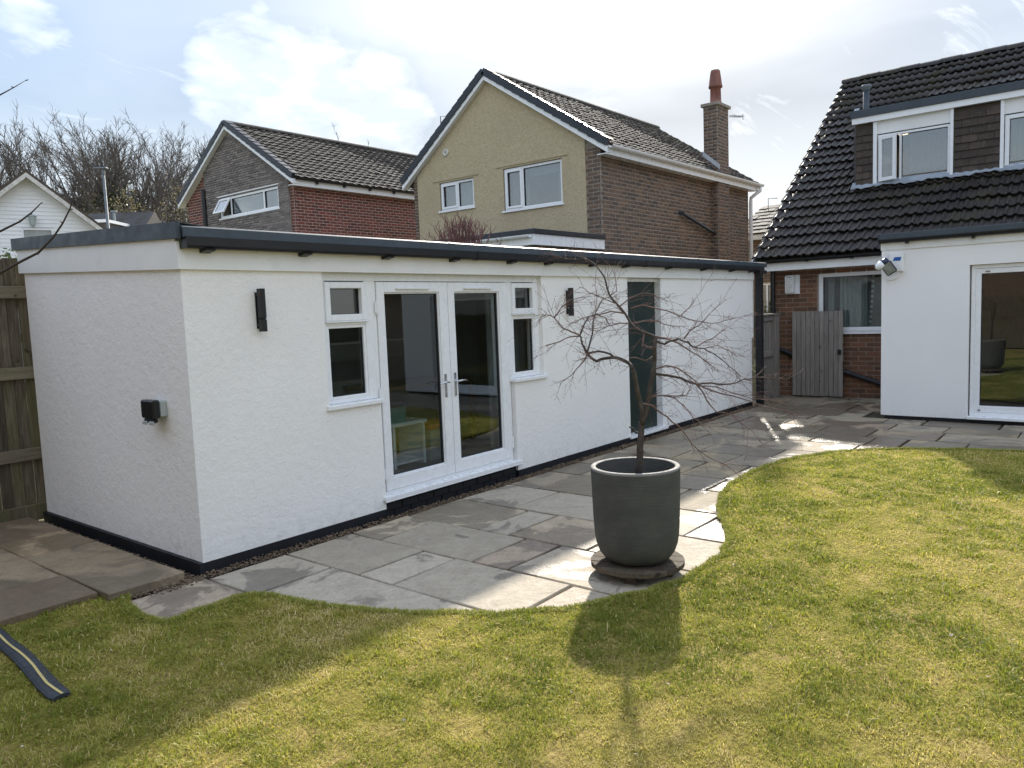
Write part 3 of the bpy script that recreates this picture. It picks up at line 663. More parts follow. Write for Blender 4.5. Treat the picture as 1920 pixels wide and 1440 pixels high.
        hu = 2.885 if hs < 0 else 3.035
        h = MB(); F.box(h, hu-.016, hu+.016, 1.085, 1.335, -.041, -.030); h.tube([F.p(hu, 1.245, -.032), F.p(hu, 1.245, .02)], .011, 10)
        sgn = hs; h.tube([F.p(hu-sgn*.006, 1.245, .02), F.p(hu+sgn*.05, 1.25, .026), F.p(hu+sgn*.10, 1.248, .024), F.p(hu+sgn*.135, 1.238, .016)], [.011, .010, .009, .008], 10)
        h.tube([F.p(hu, 1.135, -.031), F.p(hu, 1.135, -.024)], .011, 12); h.build('handle', MAT['chrome'], dr, 0, False)
        for z in (2.06, 1.22, .42):
            hg = MB(); hg.tube([F.p(hinge, z-.07, -.036), F.p(hinge, z+.07, -.036)], .014, 10); F.box(hg, hinge-.03, hinge+.03, z-.05, z+.05, -.042, -.036); hg.build('hinge', up, dr)
    sl = MB(); F.box(sl, 1.895, 4.055, .168, .205, -.14, .045); F.box(sl, 1.895, 4.055, .150, .168, .028, .045); sl.build('threshold', up, g, .005)
    # --- dark green side door in a deep reveal
    rv = MB(); F.box(rv, 7.655, 7.70, .10, 2.39, -.25, -.002); F.box(rv, 6.66, 6.675, .10, 2.39, -.25, -.06); F.box(rv, 6.675, 7.655, 2.335, 2.39, -.25, -.06); rv.build('door_frame', up, g, .003)
    lf = MB(); F.box(lf, 6.68, 7.65, .11, 2.33, -.16, -.105); dr = lf.build('side_door', MAT['green_paint'], g)
    pn = MB(); F.box(pn, 6.80, 7.53, 1.25, 2.22, -.105, -.099); F.box(pn, 6.80, 7.53, .22, 1.12, -.105, -.099); pn.build('panel', MAT['green_paint'], dr, .006)
    sl = MB(); F.box(sl, 6.62, 7.76, .055, .10, -.22, .04); sl.build('sill', up, g, .005)
garden_room()
def wall_lights():
    F = faceY(0.)
    for k, (u, lab) in enumerate(((.645, 'black box wall light left of the French doors'), (5.14, 'black box wall light between French doors and green side door'))):
        t = thing('wall_light', lab, 'wall light', F.p(u, 1.88, .07), 'wall lights on the garden room')
        b = MB(); F.box(b, u-.022, u+.022, 1.995, 2.24, .035, .095); b.build('upper_housing', MAT['black_plastic'], t, .003)
        b = MB(); F.box(b, u-.022, u+.022, 1.885, 1.985, .035, .095); F.box(b, u-.018, u+.018, 1.985, 1.995, .04, .09); b.build('lower_housing', MAT['black_plastic'], t, .003)
        b = MB(); b.tube([F.p(u-.01, 2.19, 0), F.p(u-.01, 2.19, .036)], .010, 8); b.tube([F.p(u-.01, 1.94, 0), F.p(u-.01, 1.94, .036)], .010, 8); F.box(b, u-.018, u+.018, 1.91, 2.21, 0, .010); b.build('wall_bracket', MAT['black_plastic'], t)
        b = MB(); F.box(b, u-.0235, u-.022, 2.185, 2.212, .075, .087); b.build('sensor_light', MAT['red_mark'], t)
wall_lights()
def socket():
    F = faceX(0.); t = thing('outdoor_socket', 'grey weatherproof socket box with black cover on the end wall', 'socket', F.p(-.45, 1.2, 0))
    b = MB(); F.box(b, -.56, -.37, 1.235, 1.365, 0, .062); b.build('back_box', MAT['grey_plastic'], t, .008)
    b = MB(); F.box(b, -.57, -.36, 1.225, 1.375, .062, .125); F.box(b, -.555, -.375, 1.19, 1.225, .075, .118); b.build('cover', MAT['black_plastic'], t, .012)
    for u in (-.52, -.41):
        b = MB(); F.box(b, u-.035, u+.035, 1.175, 1.205, .112, .128); b.build('latch', MAT['grey_plastic'], t, .006)
socket()
# ------------------------------------------------------------------ windows and walls
def wall_with_holes(mb, F, u0, u1, z0, z1, holes, d0, d1):
    """boxes round rectangular openings (holes in order of u, not overlapping)"""
    a = u0
    for (h0, h1, b0, b1) in sorted(holes):
        if h0 > a: F.box(mb, a, h0, z0, z1, d0, d1)
        if b0 > z0: F.box(mb, h0, h1, z0, b0, d0, d1)
        if b1 < z1: F.box(mb, h0, h1, b1, z1, d0, d1)
        a = h1
    if a < u1: F.box(mb, a, u1, z0, z1, d0, d1)
    return mb
def window(parent, F, u0, u1, z0, z1, mull=(), t=.055, d=-.05, glass='glass_far', sill=.05, opened=None, back=None, room=True, sash=()):
    up = MAT['upvc']; fr = MB(); F.ring(fr, u0, u1, z0, z1, t, d-.06, d)
    for q in mull: F.box(fr, q-t/2, q+t/2, z0+t, z1-t, d-.06, d)
    w = fr.build('window', up, parent, .004)
    edges = [u0+t] + sum([[q-t/2, q+t/2] for q in mull], []) + [u1-t]
    for k in range(len(mull)+1):
        a, b = edges[2*k], edges[2*k+1]
        if k == opened:
            continue
        if k in sash:
            s = MB(); F.ring(s, a-.012, b+.012, z0+t-.012, z1-t+.012, .05, d-.04, d+.022); s.build('sash', up, w, .005); a += .036; b -= .036; g0, g1 = z0+t+.036, z1-t-.036
        else: g0, g1 = z0+t, z1-t
        p = MB(); F.box(p, a, b, g0, g1, d-.045, d-.039); p.build('pane', MAT[glass], w)
        gk = MB(); F.ring(gk, a-.001, b+.001, g0-.001, g1+.001, .008, d-.05, d-.012); gk.build('gasket', MAT['gasket'], w)
    if sill:
        s = MB(); F.box(s, u0-.05, u1+.05, z0-.045, z0, d-.06, sill); s.build('sill', up, w, .004)
    if room:
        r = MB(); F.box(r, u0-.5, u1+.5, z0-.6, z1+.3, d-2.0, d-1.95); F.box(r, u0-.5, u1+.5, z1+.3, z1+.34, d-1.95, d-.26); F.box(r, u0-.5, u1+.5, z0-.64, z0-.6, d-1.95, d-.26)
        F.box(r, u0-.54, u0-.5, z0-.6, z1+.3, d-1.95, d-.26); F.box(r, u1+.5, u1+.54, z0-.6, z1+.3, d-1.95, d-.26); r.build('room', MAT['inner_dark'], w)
    return w
def curtain(parent, F, u0, u1, z0, z1, d, mat, folds=7, amp=.03, name='curtain'):
    n = folds*8; vs = []; fs = []
    for i in range(n+1):
        u = u0+(u1-u0)*i/n; dd = d+amp*math.sin(i/8*2*math.pi)+amp*.3*math.sin(i*1.7)
        vs += [F.p(u, z0, dd), F.p(u, z1, dd*.98+d*.02), F.p(u, z0, dd-.006), F.p(u, z1, dd-.006)]
    for i in range(n):
        a = 4*i; fs += [(a, a+4, a+5, a+1), (a+2, a+3, a+7, a+6)]
    return MB().add(vs, fs).build(name, mat, parent, 0, True)
def half_round(mb, p0, p1, r, out, th=.006, n=8):
    """gutter: half round trough from p0 to p1"""
    p0, p1, out = Vector(p0), Vector(p1), Vector(out).normalized(); e = p1-p0
    ring = [p0 + out*(-math.cos(math.pi*k/n))*r + Vector((0, 0, -math.sin(math.pi*k/n)*r)) for k in range(n+1)]
    inner = [p0 + out*(-math.cos(math.pi*k/n))*(r-th) + Vector((0, 0, -math.sin(math.pi*k/n)*(r-th))) for k in range(n, -1, -1)]
    return mb.prism(ring+inner, e)
# ------------------------------------------------------------------ the tiled house with its white extension
def own_house():
    h = thing('chalet_house', 'dark tiled chalet house with dormer and white rendered extension on the right', 'house', (13.1, -3, 0))
    F = faceX(13.1)
    core = MB(); wall_with_holes(core, F, -.25, 2.6, -.05, 2.72, [(.64, 2.2, 1.31, 2.50)], -.25, 0)
    core.box(13.35, 25, .0, .25, -.05, 2.72); core.box(13.1, 13.35, -13, -2.6, -.05, 2.72); core.box(13.35, 25, -13, -12.75, -.05, 2.72); core.prism([(13.2, .0, 2.72), (25, .0, 2.72), (19.1, .0, 7.3)], (0, .25, 0))
    bw = core.build('brick_wall', MAT['mortar_brown'], h)
    B = Bricks(.092, .285, MAT['brick_house'], .015, .005)
    def iv(z): return [(-.25, .63), (2.21, 2.45)] if 1.27 < z < 2.52 else [(-.25, 2.45)]
    B.wall(F, .0, 2.62, iv, bw); B.finish(300)
    w = window(h, F, .64, 2.2, 1.31, 2.50, (), .09, -.03, 'glass', .06)
    curtain(w, F, .98, 1.50, 1.33, 2.45, -.30, MAT['curtain'], 6, .035); curtain(w, F, .74, .86, 1.33, 2.45, -.35, MAT['curtain'], 2, .02)
    bl = MB()
    for k in range(11): F.box(bl, 1.52+k*.006, 1.57+k*.006, 1.36+k*.1, 1.42+k*.1, -.33, -.325)
    bl.build('curtain_trim', MAT['curtain'], w)
    # eaves
    e = MB(); e.box(12.74, 12.765, -2.4, .5, 2.585, 2.77); e.box(12.765, 13.1, -2.4, .5, 2.60, 2.615); e.build('fascia', MAT['white_board'], h)
    gt = MB(); half_round(gt, (12.675, .52, 2.80), (12.675, -2.42, 2.80), .062, (-1, 0, 0))
    for y in (.3, -.55, -1.4, -2.2): gt.box(12.60, 12.745, y-.02, y+.02, 2.725, 2.745)
    gt.build('gutter', MAT['black_plastic'], h)
    dp = MB(); dp.tube([(13.02, .22, 1.0), (13.02, -.12, .86), (13.02, -1.95, .26)], .05, 10); dp.tube([(13.02, -.10, .868), (13.02, -.22, .825)], .068, 10); dp.tube([(12.98, .24, 2.6), (12.98, .24, 1.02), (13.02, .2, .96)], .05, 10); dp.build('waste_pipe', MAT['black_plastic'], h)
    # roof
    E0 = Vector((12.68, .56, 2.83)); RD = Vector((19.0, .56, 7.62)); s = (RD-E0); L = s.length; s.normalize(); a = Vector((0, -1, 0)); nn = a.cross(s)
    rf = MB(); rf.prism([E0-nn*.09+s*.02, RD-nn*.09, RD-nn*.03, E0-nn*.03+s*.02], (0, -13.4, 0))
    rf.prism([(19, .5, 7.5), (19, .5, 7.6), (25.4, .5, 2.72), (25.4, .5, 2.62)], (0, -13.4, 0)); roof = rf.build('roof', MAT['tile_own'], h)
    def keep(c): return c.y > -7.5 and not (c.y < -1.05 and 14.55 < c.x < 16.75)
    g = L/22; tiles(roof, E0, a, s, 25, 22, .33, g, MAT['tile_own'], DROMAN, keep, 300, lift=.06, thick=.035)
    for k in range(16):
        y = .56-k*.46; r = MB()
        pr = [(19+.15*math.cos(t), 7.60+.13*math.sin(t)) for t in [math.pi*q/8 for q in range(9)]]
        r.prism([(x, y, z+(.012 if k % 2 else 0)) for x, z in pr], (0, -.455, 0)); r.build('ridge_tile', MAT['tile_own'], roof, 0)
    v = MB(); v.prism([E0-nn*.05+Vector((0, .0, 0)), RD-nn*.05, RD-nn*.16, E0-nn*.16], (0, .03, 0)); v.build('verge_board', MAT['white_board'], h)
    # soil vent pipe
    p = at(1624, 214, X=15.7); q = at(1624, 160, X=15.7); vp = MB(); vp.tube([(p[0], p[1], 4.9), (p[0], p[1], q[2]-.10)], .065, 14); vp.build('vent_pipe', MAT['grey_trim'], h, 0, True)
    vp = MB(); vp.lathe((p[0], p[1]), [(.066, q[2]-.12), (.085, q[2]-.10), (.115, q[2]-.04), (.115, q[2]-.01), (.10, q[2]), (.0, q[2]+.01)], 16); vp.build('vent_cowl', MAT['galv'], h)
    fl = MB()
    for dy, dz, l in ((-.16, .02, .16), (.12, .03, .18), (.2, .08, .2)): fl.obox((p[0]-.1+dz, p[1]+dy, p[2]+.02+dz), a*.05, s*l*.5, nn*.012)
    fl.build('flashing_scraps', MAT['lead'], h)
    # dormer
    X = 14.5; D = faceX(X)
    def y(px, py): return -at(px, py, X=X)[1]
    def z(px, py): return at(px, py, X=X)[2]
    u_l, u_end = y(1605, 340), 9.0; z_sill = z(1720, 337); zt = z(1600, 236)
    p1a, p1b = y(1638, 280), y(1645, 280); p2a, p2b = y(1782, 270), y(1788, 270); p3a, p3b = y(1876, 250), y(1883, 250)
    dm = MB(); zb = 4.05
    wall_with_holes(dm, D, u_l, u_end, zb, zt+.1, [(p1b, p2a, z_sill, z(1700, 236)), (p3b, p3b+1.9, z_sill, z(1900, 212))], -.2, 0)
    dm.box(14.7, 17.0, -u_l-.2, -u_l, 4.3, zt+.1); dm.build('dormer_wall', MAT['tile_hung'], h)
    # hung tiles
    hg = MB(); 
    def hang(u0, u1, z0, z1):
        k = 0; gz = .148; zz = z0
        while zz < z1-.03:
            u = u0 - (.14 if k % 2 else 0)
            while u < u1:
                a0, a1 = max(u, u0)+.003, min(u+.275, u1)-.003
                if a1-a0 > .03:
                    t = MB(); top = min(zz+gz+.02, z1)
                    t.add([D.p(a0, zz, .034), D.p(a1, zz, .034), D.p(a1, top, .008), D.p(a0, top, .008), D.p(a0, zz, .012), D.p(a1, zz, .012), D.p(a1, top, .0), D.p(a0, top, .0)], [(0,1,2,3),(4,5,1,0),(0,3,7,4),(2,1,5,6)])
                    t.build('hung_tile', MAT['tile_hung'], hp)
                u += .275
            zz += gz; k += 1
    hp = MB(); 
    D.box(hp, u_l, p1a, zb+.08, zt-.03, .0, .006); D.box(hp, p2b, p3a, zb+.08, zt-.03, .0, .006); hp = hp.build('hung_tiling', MAT['tile_hung'], h)
    hang(u_l, p1a, zb+.10, zt-.06); hang(p2b, p3a, zb+.10, zt-.06)
    bd = MB()
    for a0, a1 in ((p1a, p1b), (p2a, p2b), (p3a, p3b)): D.box(bd, a0, a1, z_sill-.05, zt, 0, .05)
    bd.build('mullion_post', MAT['upvc'], h, .004)
    ap = MB(); D.box(ap, p1b, p2a, z(1700, 243), zt, -.05, .012); D.box(ap, p3b, p3b+1.9, z(1900, 212), zt, -.05, .012); ap.build('apron_panel', MAT['white_board'], h)
    fz0 = z(1600, 236); fz1 = z(1600, 224); fz2 = z(1600, 211)
    fs = MB(); D.box(fs, u_l-.06, u_end, fz0, fz1, -.1, .10); fs.build('dormer_fascia', MAT['upvc'], h, .003)
    tr = MB(); D.box(tr, u_l-.08, u_end, fz1-.01, fz2, -.1, .13); tr.box(14.55, 17.3, -u_end, -u_l+.08, fz2-.05, fz2-.006); tr.build('dormer_roof_trim', MAT['grey_trim'], h, .004)
    # dormer windows
    q0, q1 = p1b+.01, p2a-.005; wz0, wz1 = z_sill, z(1700, 245); mu = y(1688, 290)
    w = window(h, D, q0, q1, wz0, wz1, (mu,), .045, .0, 'glass_far', 0, opened=0)
    # the opened casement, hinged on its left stile
    ang = R(22); hu = q0+.045; wd = mu-.02-hu; uu = Vector((-math.sin(ang), -math.cos(ang), 0)); no = Vector((-math.cos(ang), math.sin(ang), 0)); o = D.p(hu, 0, .03)
    FS = Fr(o, uu, no); sm = MB()
    for (a0, a1, b0, b1) in ((0, .06, wz0+.05, wz1-.05), (wd-.06, wd, wz0+.05, wz1-.05), (.06, wd-.06, wz0+.05, wz0+.12), (.06, wd-.06, wz1-.12, wz1-.05)):
        c = FS.p((a0+a1)/2, (b0+b1)/2, 0); sm.obox(c, uu*(a1-a0)/2, no*.03, Vector((0, 0, (b1-b0)/2)))
    sh = sm.build('open_sash', MAT['upvc'], w, .005); pm = MB(); pm.obox(FS.p(wd/2, (wz0+wz1)/2, 0), uu*(wd/2-.06), no*.003, Vector((0, 0, (wz1-wz0)/2-.12))); pm.build('sash_pane', MAT['glass_far'], w)
    cl = curtain(w, D, mu+.06, q1, wz0, wz1, -.5, MAT['curtain'], 9, .02, 'blind')
    w2 = window(h, D, p3b+.01, p3b+1.88, wz0-.01, z(1900, 214), (p3b+.95,), .075, .0, 'glass_far', 0)
    curtain(w2, D, p3b+.09, p3b+1.8, wz0, z(1900, 214), -.22, MAT['curtain_green'], 16, .02, 'blind')
    # lead apron dressed over the tiles
    n = 200; vs = []; fsx = []
    for i in range(n+1):
        u = u_l-.08+(8.2)*i/n; wv = .009*(1+math.sin(u/.165*2*math.pi)); b = .03*math.sin(u*7)+.015*math.sin(u*23)
        x0 = X+.02; zr = E0.z+(x0-E0.x)*s.z/s.x
        pa = Vector((x0, -u, zr+.17)); pb = Vector((x0, -u, zr+.135+wv)); pc = pb - s*(.17+b) + Vector((0, 0, 0))
        vs += [pa, pb, pc, pc-nn*.012]
    for i in range(n):
        k = 4*i; fsx += [(k+1, k, k+4, k+5), (k+2, k+1, k+5, k+6), (k+3, k+2, k+6, k+7)]
    MB().add(vs, fsx).build('lead_flashing', MAT['lead'], h, 0, True)
    # --- white extension
    G = faceX(10.45); ex = MB(); zc = 2.72
    wall_with_holes(ex, G, 2.48, 8.6, .055, zc, [(3.70, 7.6, .055, 2.40)], -.28, 0)
    ex.box(10.73, 13.1, -2.76, -2.48, .055, zc); ex.box(10.73, 13.1, -8.6, -8.32, .055, zc); ex.build('extension_wall', MAT['render_smooth'], h)
    pl = MB(); pl.box(10.475, 10.7, -8.5, -2.52, -.05, .054); pl.box(10.7, 13.1, -2.52, -2.6, -.05, .054); pl.build('plinth', MAT['black_paint'], h)
    fa = MB(); G.box(fa, 2.46, 8.62, 2.71, 2.83, 0, .022); fa.box(10.45, 13.1, -2.48, -2.458, 2.71, 2.83); fa.build('extension_fascia', MAT['white_board'], h)
    tr = MB(); G.box(tr, 2.43, 8.65, 2.855, 2.965, .02, .10); tr.box(10.35, 13.2, -2.46, -2.43, 2.855, 2.965); tr.box(10.43, 13.6, -8.65, -2.46, 2.88, 2.945); tr.build('extension_roof_trim', MAT['grey_trim'], h, .006)
    gt = MB(); half_round(gt, (10.385, -2.44, 2.875), (10.385, -8.6, 2.875), .058, (-1, 0, 0))
    for u in (2.85, 3.75, 4.7, 5.6): gt.box(10.33, 10.43, -u-.02, -u+.02, 2.79, 2.81)
    gt.build('extension_gutter', MAT['black_plastic'], h)
    cr = MB(); G.box(cr, 2.47, 2.56, .06, 2.71, 0, .006); cr.build('corner_bead', MAT['render_smooth'], h)
    r0 = MB(); F2 = G; F2.box(r0, 3.70, 7.6, .055, .10, -.20, .045); r0.build('patio_door_sill', MAT['upvc'], h, .005)
    fr = MB(); G.ring(fr, 3.72, 7.58, .10, 2.395, .055, -.18, -.06); G.box(fr, 5.60, 5.66, .155, 2.34, -.18, -.06); pd = fr.build('patio_door', MAT['upvc'], h, .004)
    for a0, a1, dd in ((3.775, 5.60, -.07), (5.66, 7.525, -.11)):
        lf = MB(); G.ring(lf, a0, a1, .157, 2.338, .075, dd-.05, dd, .105); lf.build('sliding_leaf', MAT['upvc'], pd, .004)
        pn = MB(); G.box(pn, a0+.075, a1-.075, .262, 2.263, dd-.03, dd-.024); pn.build('pane', MAT['glass'], pd)
        gk = MB(); G.ring(gk, a0+.074, a1-.074, .261, 2.264, .009, dd-.035, dd-.004); gk.build('gasket', MAT['gasket'], pd)
    st = MB(); G.box(st, 3.83, 3.86, .185, .20, -.069, -.055); G.box(st, 3.90, 3.96, 2.29, 2.30, -.069, -.05); st.build('door_stop', MAT['black_plastic'], pd)
    rm = MB(); rm.box(12.95, 13.0, -8.3, -2.78, .1, 2.6); rm.box(10.75, 12.95, -8.3, -2.78, .05, .098); rm.box(10.75, 12.95, -8.3, -2.78, 2.6, 2.64); rm.box(10.75, 12.95, -2.79, -2.77, .1, 2.6); rm.build('extension_room', MAT['inner_dark'], h)
    lamp = thing('ceiling_lamp', 'small lit ceiling lamp seen through the open dormer window', 'lamp', at(1694, 250, X=15.6))
    q = at(1694, 250, X=15.6); lb = MB(); lb.tube([q+np.array([0, 0, -.02]), q+np.array([0, 0, .02])], .09, 12); lb.build('bulb_disc', MAT['lit_lamp'], lamp); lb = MB(); lb.tube([q+np.array([0, 0, .02]), q+np.array([0, 0, .05])], .11, 12); lb.build('rim', MAT['upvc'], lamp)
own_house()
# ------------------------------------------------------------------ things on and by the house
def small_wall_things():
    G = faceX(10.45)
    t = thing('alarm_box', 'white alarm box with slanted blue label high on the extension corner', 'alarm box', G.p(2.68, 2.4, 0))
    b = MB(); b.prism([G.p(2.59, 2.36, 0), G.p(2.80, 2.36, 0), G.p(2.80, 2.66, 0), G.p(2.585, 2.66, 0)], (-.055, 0, 0)); b.build('case', MAT['upvc'], t, .012)
    b = MB(); b.prism([G.p(2.645, 2.535, .0555), G.p(2.755, 2.53, .0555), G.p(2.772, 2.59, .0555), G.p(2.67, 2.59, .0555)], (-.003, 0, 0)); b.build('blue_label', MAT['blue_label'], t)
    t = thing('security_floodlight', 'black floodlight with white motion sensor below the alarm box', 'floodlight', G.p(2.62, 2.3, 0))
    b = MB(); b.tube([G.p(2.615, 2.36, 0), G.p(2.615, 2.36, .03)], .125, 28); b.build('base_disc', MAT['upvc'], t, 0)
    c = Vector(G.p(2.615, 2.42, .17)); 
    ud = Vector((0, -1, .62)).normalized(); nd = Vector((-.9, .28, -.42)); nd = (nd-ud*nd.dot(ud)).normalized(); vd = nd.cross(ud)
    b = MB(); b.obox(c, ud*.085, vd*.105, nd*.03); b.build('lamp_housing', MAT['black_plastic'], t, .02)
    b = MB(); b.obox(c+nd*.031, ud*.068, vd*.086, nd*.003); b.build('lamp_glass', MAT['lens'], t, .004)
    b = MB(); b.tube([c-nd*.03, G.p(2.615, 2.39, .02)], .02, 8); b.tube([c+vd*.02+ud*.06+Vector((0, 0, .03)), c+Vector((-.02, .12, .08))], .03, 10); b.build('arm', MAT['black_plastic'], t)
    s0 = c+Vector((.0, .02, .135)); s1 = c+Vector((-.07, .155, .015))
    b = MB(); b.tube([s0, s0.lerp(s1, .55)], [.045, .055], 14); b.build('sensor_body', MAT['navy_plastic'], t, 0, True)
    b = MB(); b.tube([s0.lerp(s1, .5), s0.lerp(s1, .72), s1, s1+(s1-s0)*.12], [.057, .060, .050, .018], 14); b.build('sensor_dome', MAT['upvc'], t, 0, True)
    F = faceX(13.1)
    t = thing('vent_box', 'white louvred vent box high on the red brick wall', 'vent box', F.p(.14, 2.1, 0))
    b = MB(); F.box(b, .0, .28, 2.10, 2.49, 0, .03); b.build('back_plate', MAT['upvc'], t, .004)
    b = MB(); F.box(b, .015, .19, 2.12, 2.47, .03, .14); b.build('case', MAT['upvc'], t, .008)
    for k in range(6):
        b = MB(); zz = 2.155+k*.045; b.prism([F.p(.03, zz, .14), F.p(.03, zz+.03, .14), F.p(.03, zz, .16)], (0, -.145, 0)); b.build('louvre', MAT['old_white'], t)
    b = MB(); F.box(b, .05, .15, 2.43, 2.445, .14, .143); b.build('slot', MAT['gasket'], t)
small_wall_things()
def gates():
    X = 12.93; F = faceX(X); t = thing('side_gate', 'grey weathered boarded gate standing open against the brick wall', 'gate', (X, -.67, 0))
    n = 11; w = 1.0/n
    for k in range(n):
        b = MB(); F.box(b, .17+k*w+.003, .17+(k+1)*w-.003, .02, 1.735+random.uniform(-.004, .004), -.022, random.uniform(-.002, .002)); b.build('board', MAT['gate_wood'], t, .004)
    for z in (.2, .85, 1.5):
        b = MB(); F.box(b, .18, 1.16, z, z+.12, -.06, -.023); b.build('ledge', MAT['gate_wood'], t)
    p = at(1574, 660, X=X); b = MB(); F.box(b, -p[1]-.035, -p[1]+.035, p[2]-.05, p[2]+.05, .003, .03); b.tube([F.p(-p[1], p[2], .03), F.p(-p[1], p[2], .06)], .018, 8); b.build('latch', MAT['black_plastic'], t, .004)
    t = thing('fence_panel', 'short grey boarded fence panel beside the garden room downpipe', 'fence', (12.1, .1, 0)); F = faceY(.08)
    bw = .09
    for k in range(9):
        b = MB(); F.box(b, 11.72+k*bw+.004, 11.72+(k+1)*bw-.004, .03, 1.66, -.05, -.032+random.uniform(-.003, .003)); b.build('board', MAT['gate_wood'], t, .003)
    for z, hh in ((.04, .12), (.86, .12), (1.58, .10)):
        b = MB(); F.box(b, 11.62, 12.53, z, z+hh, -.03, .01); b.build('rail', MAT['gate_wood'], t, .004)
    b = MB(); F.box(b, 11.60, 12.60, 1.69, 1.725, -.07, .045); b.build('capping', MAT['gate_wood'], t, .004)
    b = MB(); F.box(b, 12.54, 12.74, -.03, 1.68, -.1, .06); b.build('post', MAT['gate_wood'], t, .006)
    b = MB(); F.box(b, 12.52, 12.76, 1.68, 1.715, -.12, .08); b.build('post_cap', MAT['gate_wood'], t, .006)
gates()
def left_fence():
    t = thing('board_fence', 'tall weathered wooden board fence at the left behind the garden room', 'fence', (-2, 3.3, 0)); F = faceY(3.28); u = .62
    k = 0
    while u > -4.6:
        w = random.uniform(.095, .115); b = MB(); F.box(b, u-w+.003, u-.003, .13, 2.70+random.uniform(-.015, .015), -.02, random.uniform(-.003, .006)); b.build('board', MAT['fence_wood'], t, .003); u -= w
    for z in (.62, 1.47, 2.32-.02):
        b = MB(); F.box(b, -4.6, .6, z, z+.125, .007, .060); b.build('rail', MAT['rail_wood'], t, .006)
    b = MB(); F.box(b, -4.6, .6, -.02, .15, .0065, .05); b.build('gravel_board', MAT['fence_wood'], t, .006)
    for x in (-2.2, -4.5):
        b = MB(); F.box(b, x-.05, x+.05, -.03, 2.72, .056, .15); b.build('post', MAT['fence_wood'], t, .006)
left_fence()
# ------------------------------------------------------------------ neighbouring houses
def scaled(sc):
    c = CAM
    return (lambda x: c[0]+(x-c[0])*sc), (lambda y: c[1]+(y-c[1])*sc), (lambda z: c[2]+(z-c[2])*sc)
def verge(parent, P0, P1, n, depth=.10, h=.16):
    """dry verge caps from eaves P0 to ridge P1, a wall facing -X"""
    P0, P1 = Vector(P0), Vector(P1); s = (P1-P0)/n; up = Vector((-1, 0, 0)).cross(s).normalized()
    if up.z < 0: up = -up
    for k in range(n):
        a = P0+s*k; b = a+s*1.02; tilt = up*.018
        m = MB(); m.prism([a-up*h*.55+tilt, b-up*h*.55, b+up*h*.45, a+up*h*.45+tilt], (-depth*(1+.001*k), 0, 0)); 
        m.prism([a+up*h*.45+tilt+Vector((-depth, 0, 0)), b+up*h*.45+Vector((-depth, 0, 0)), b+up*h*.45+Vector((.12, 0, 0)), a+up*h*.45+tilt+Vector((.12, 0, 0))], up*.012)
        m.build('verge_cap', MAT['anthracite'], parent, .004)
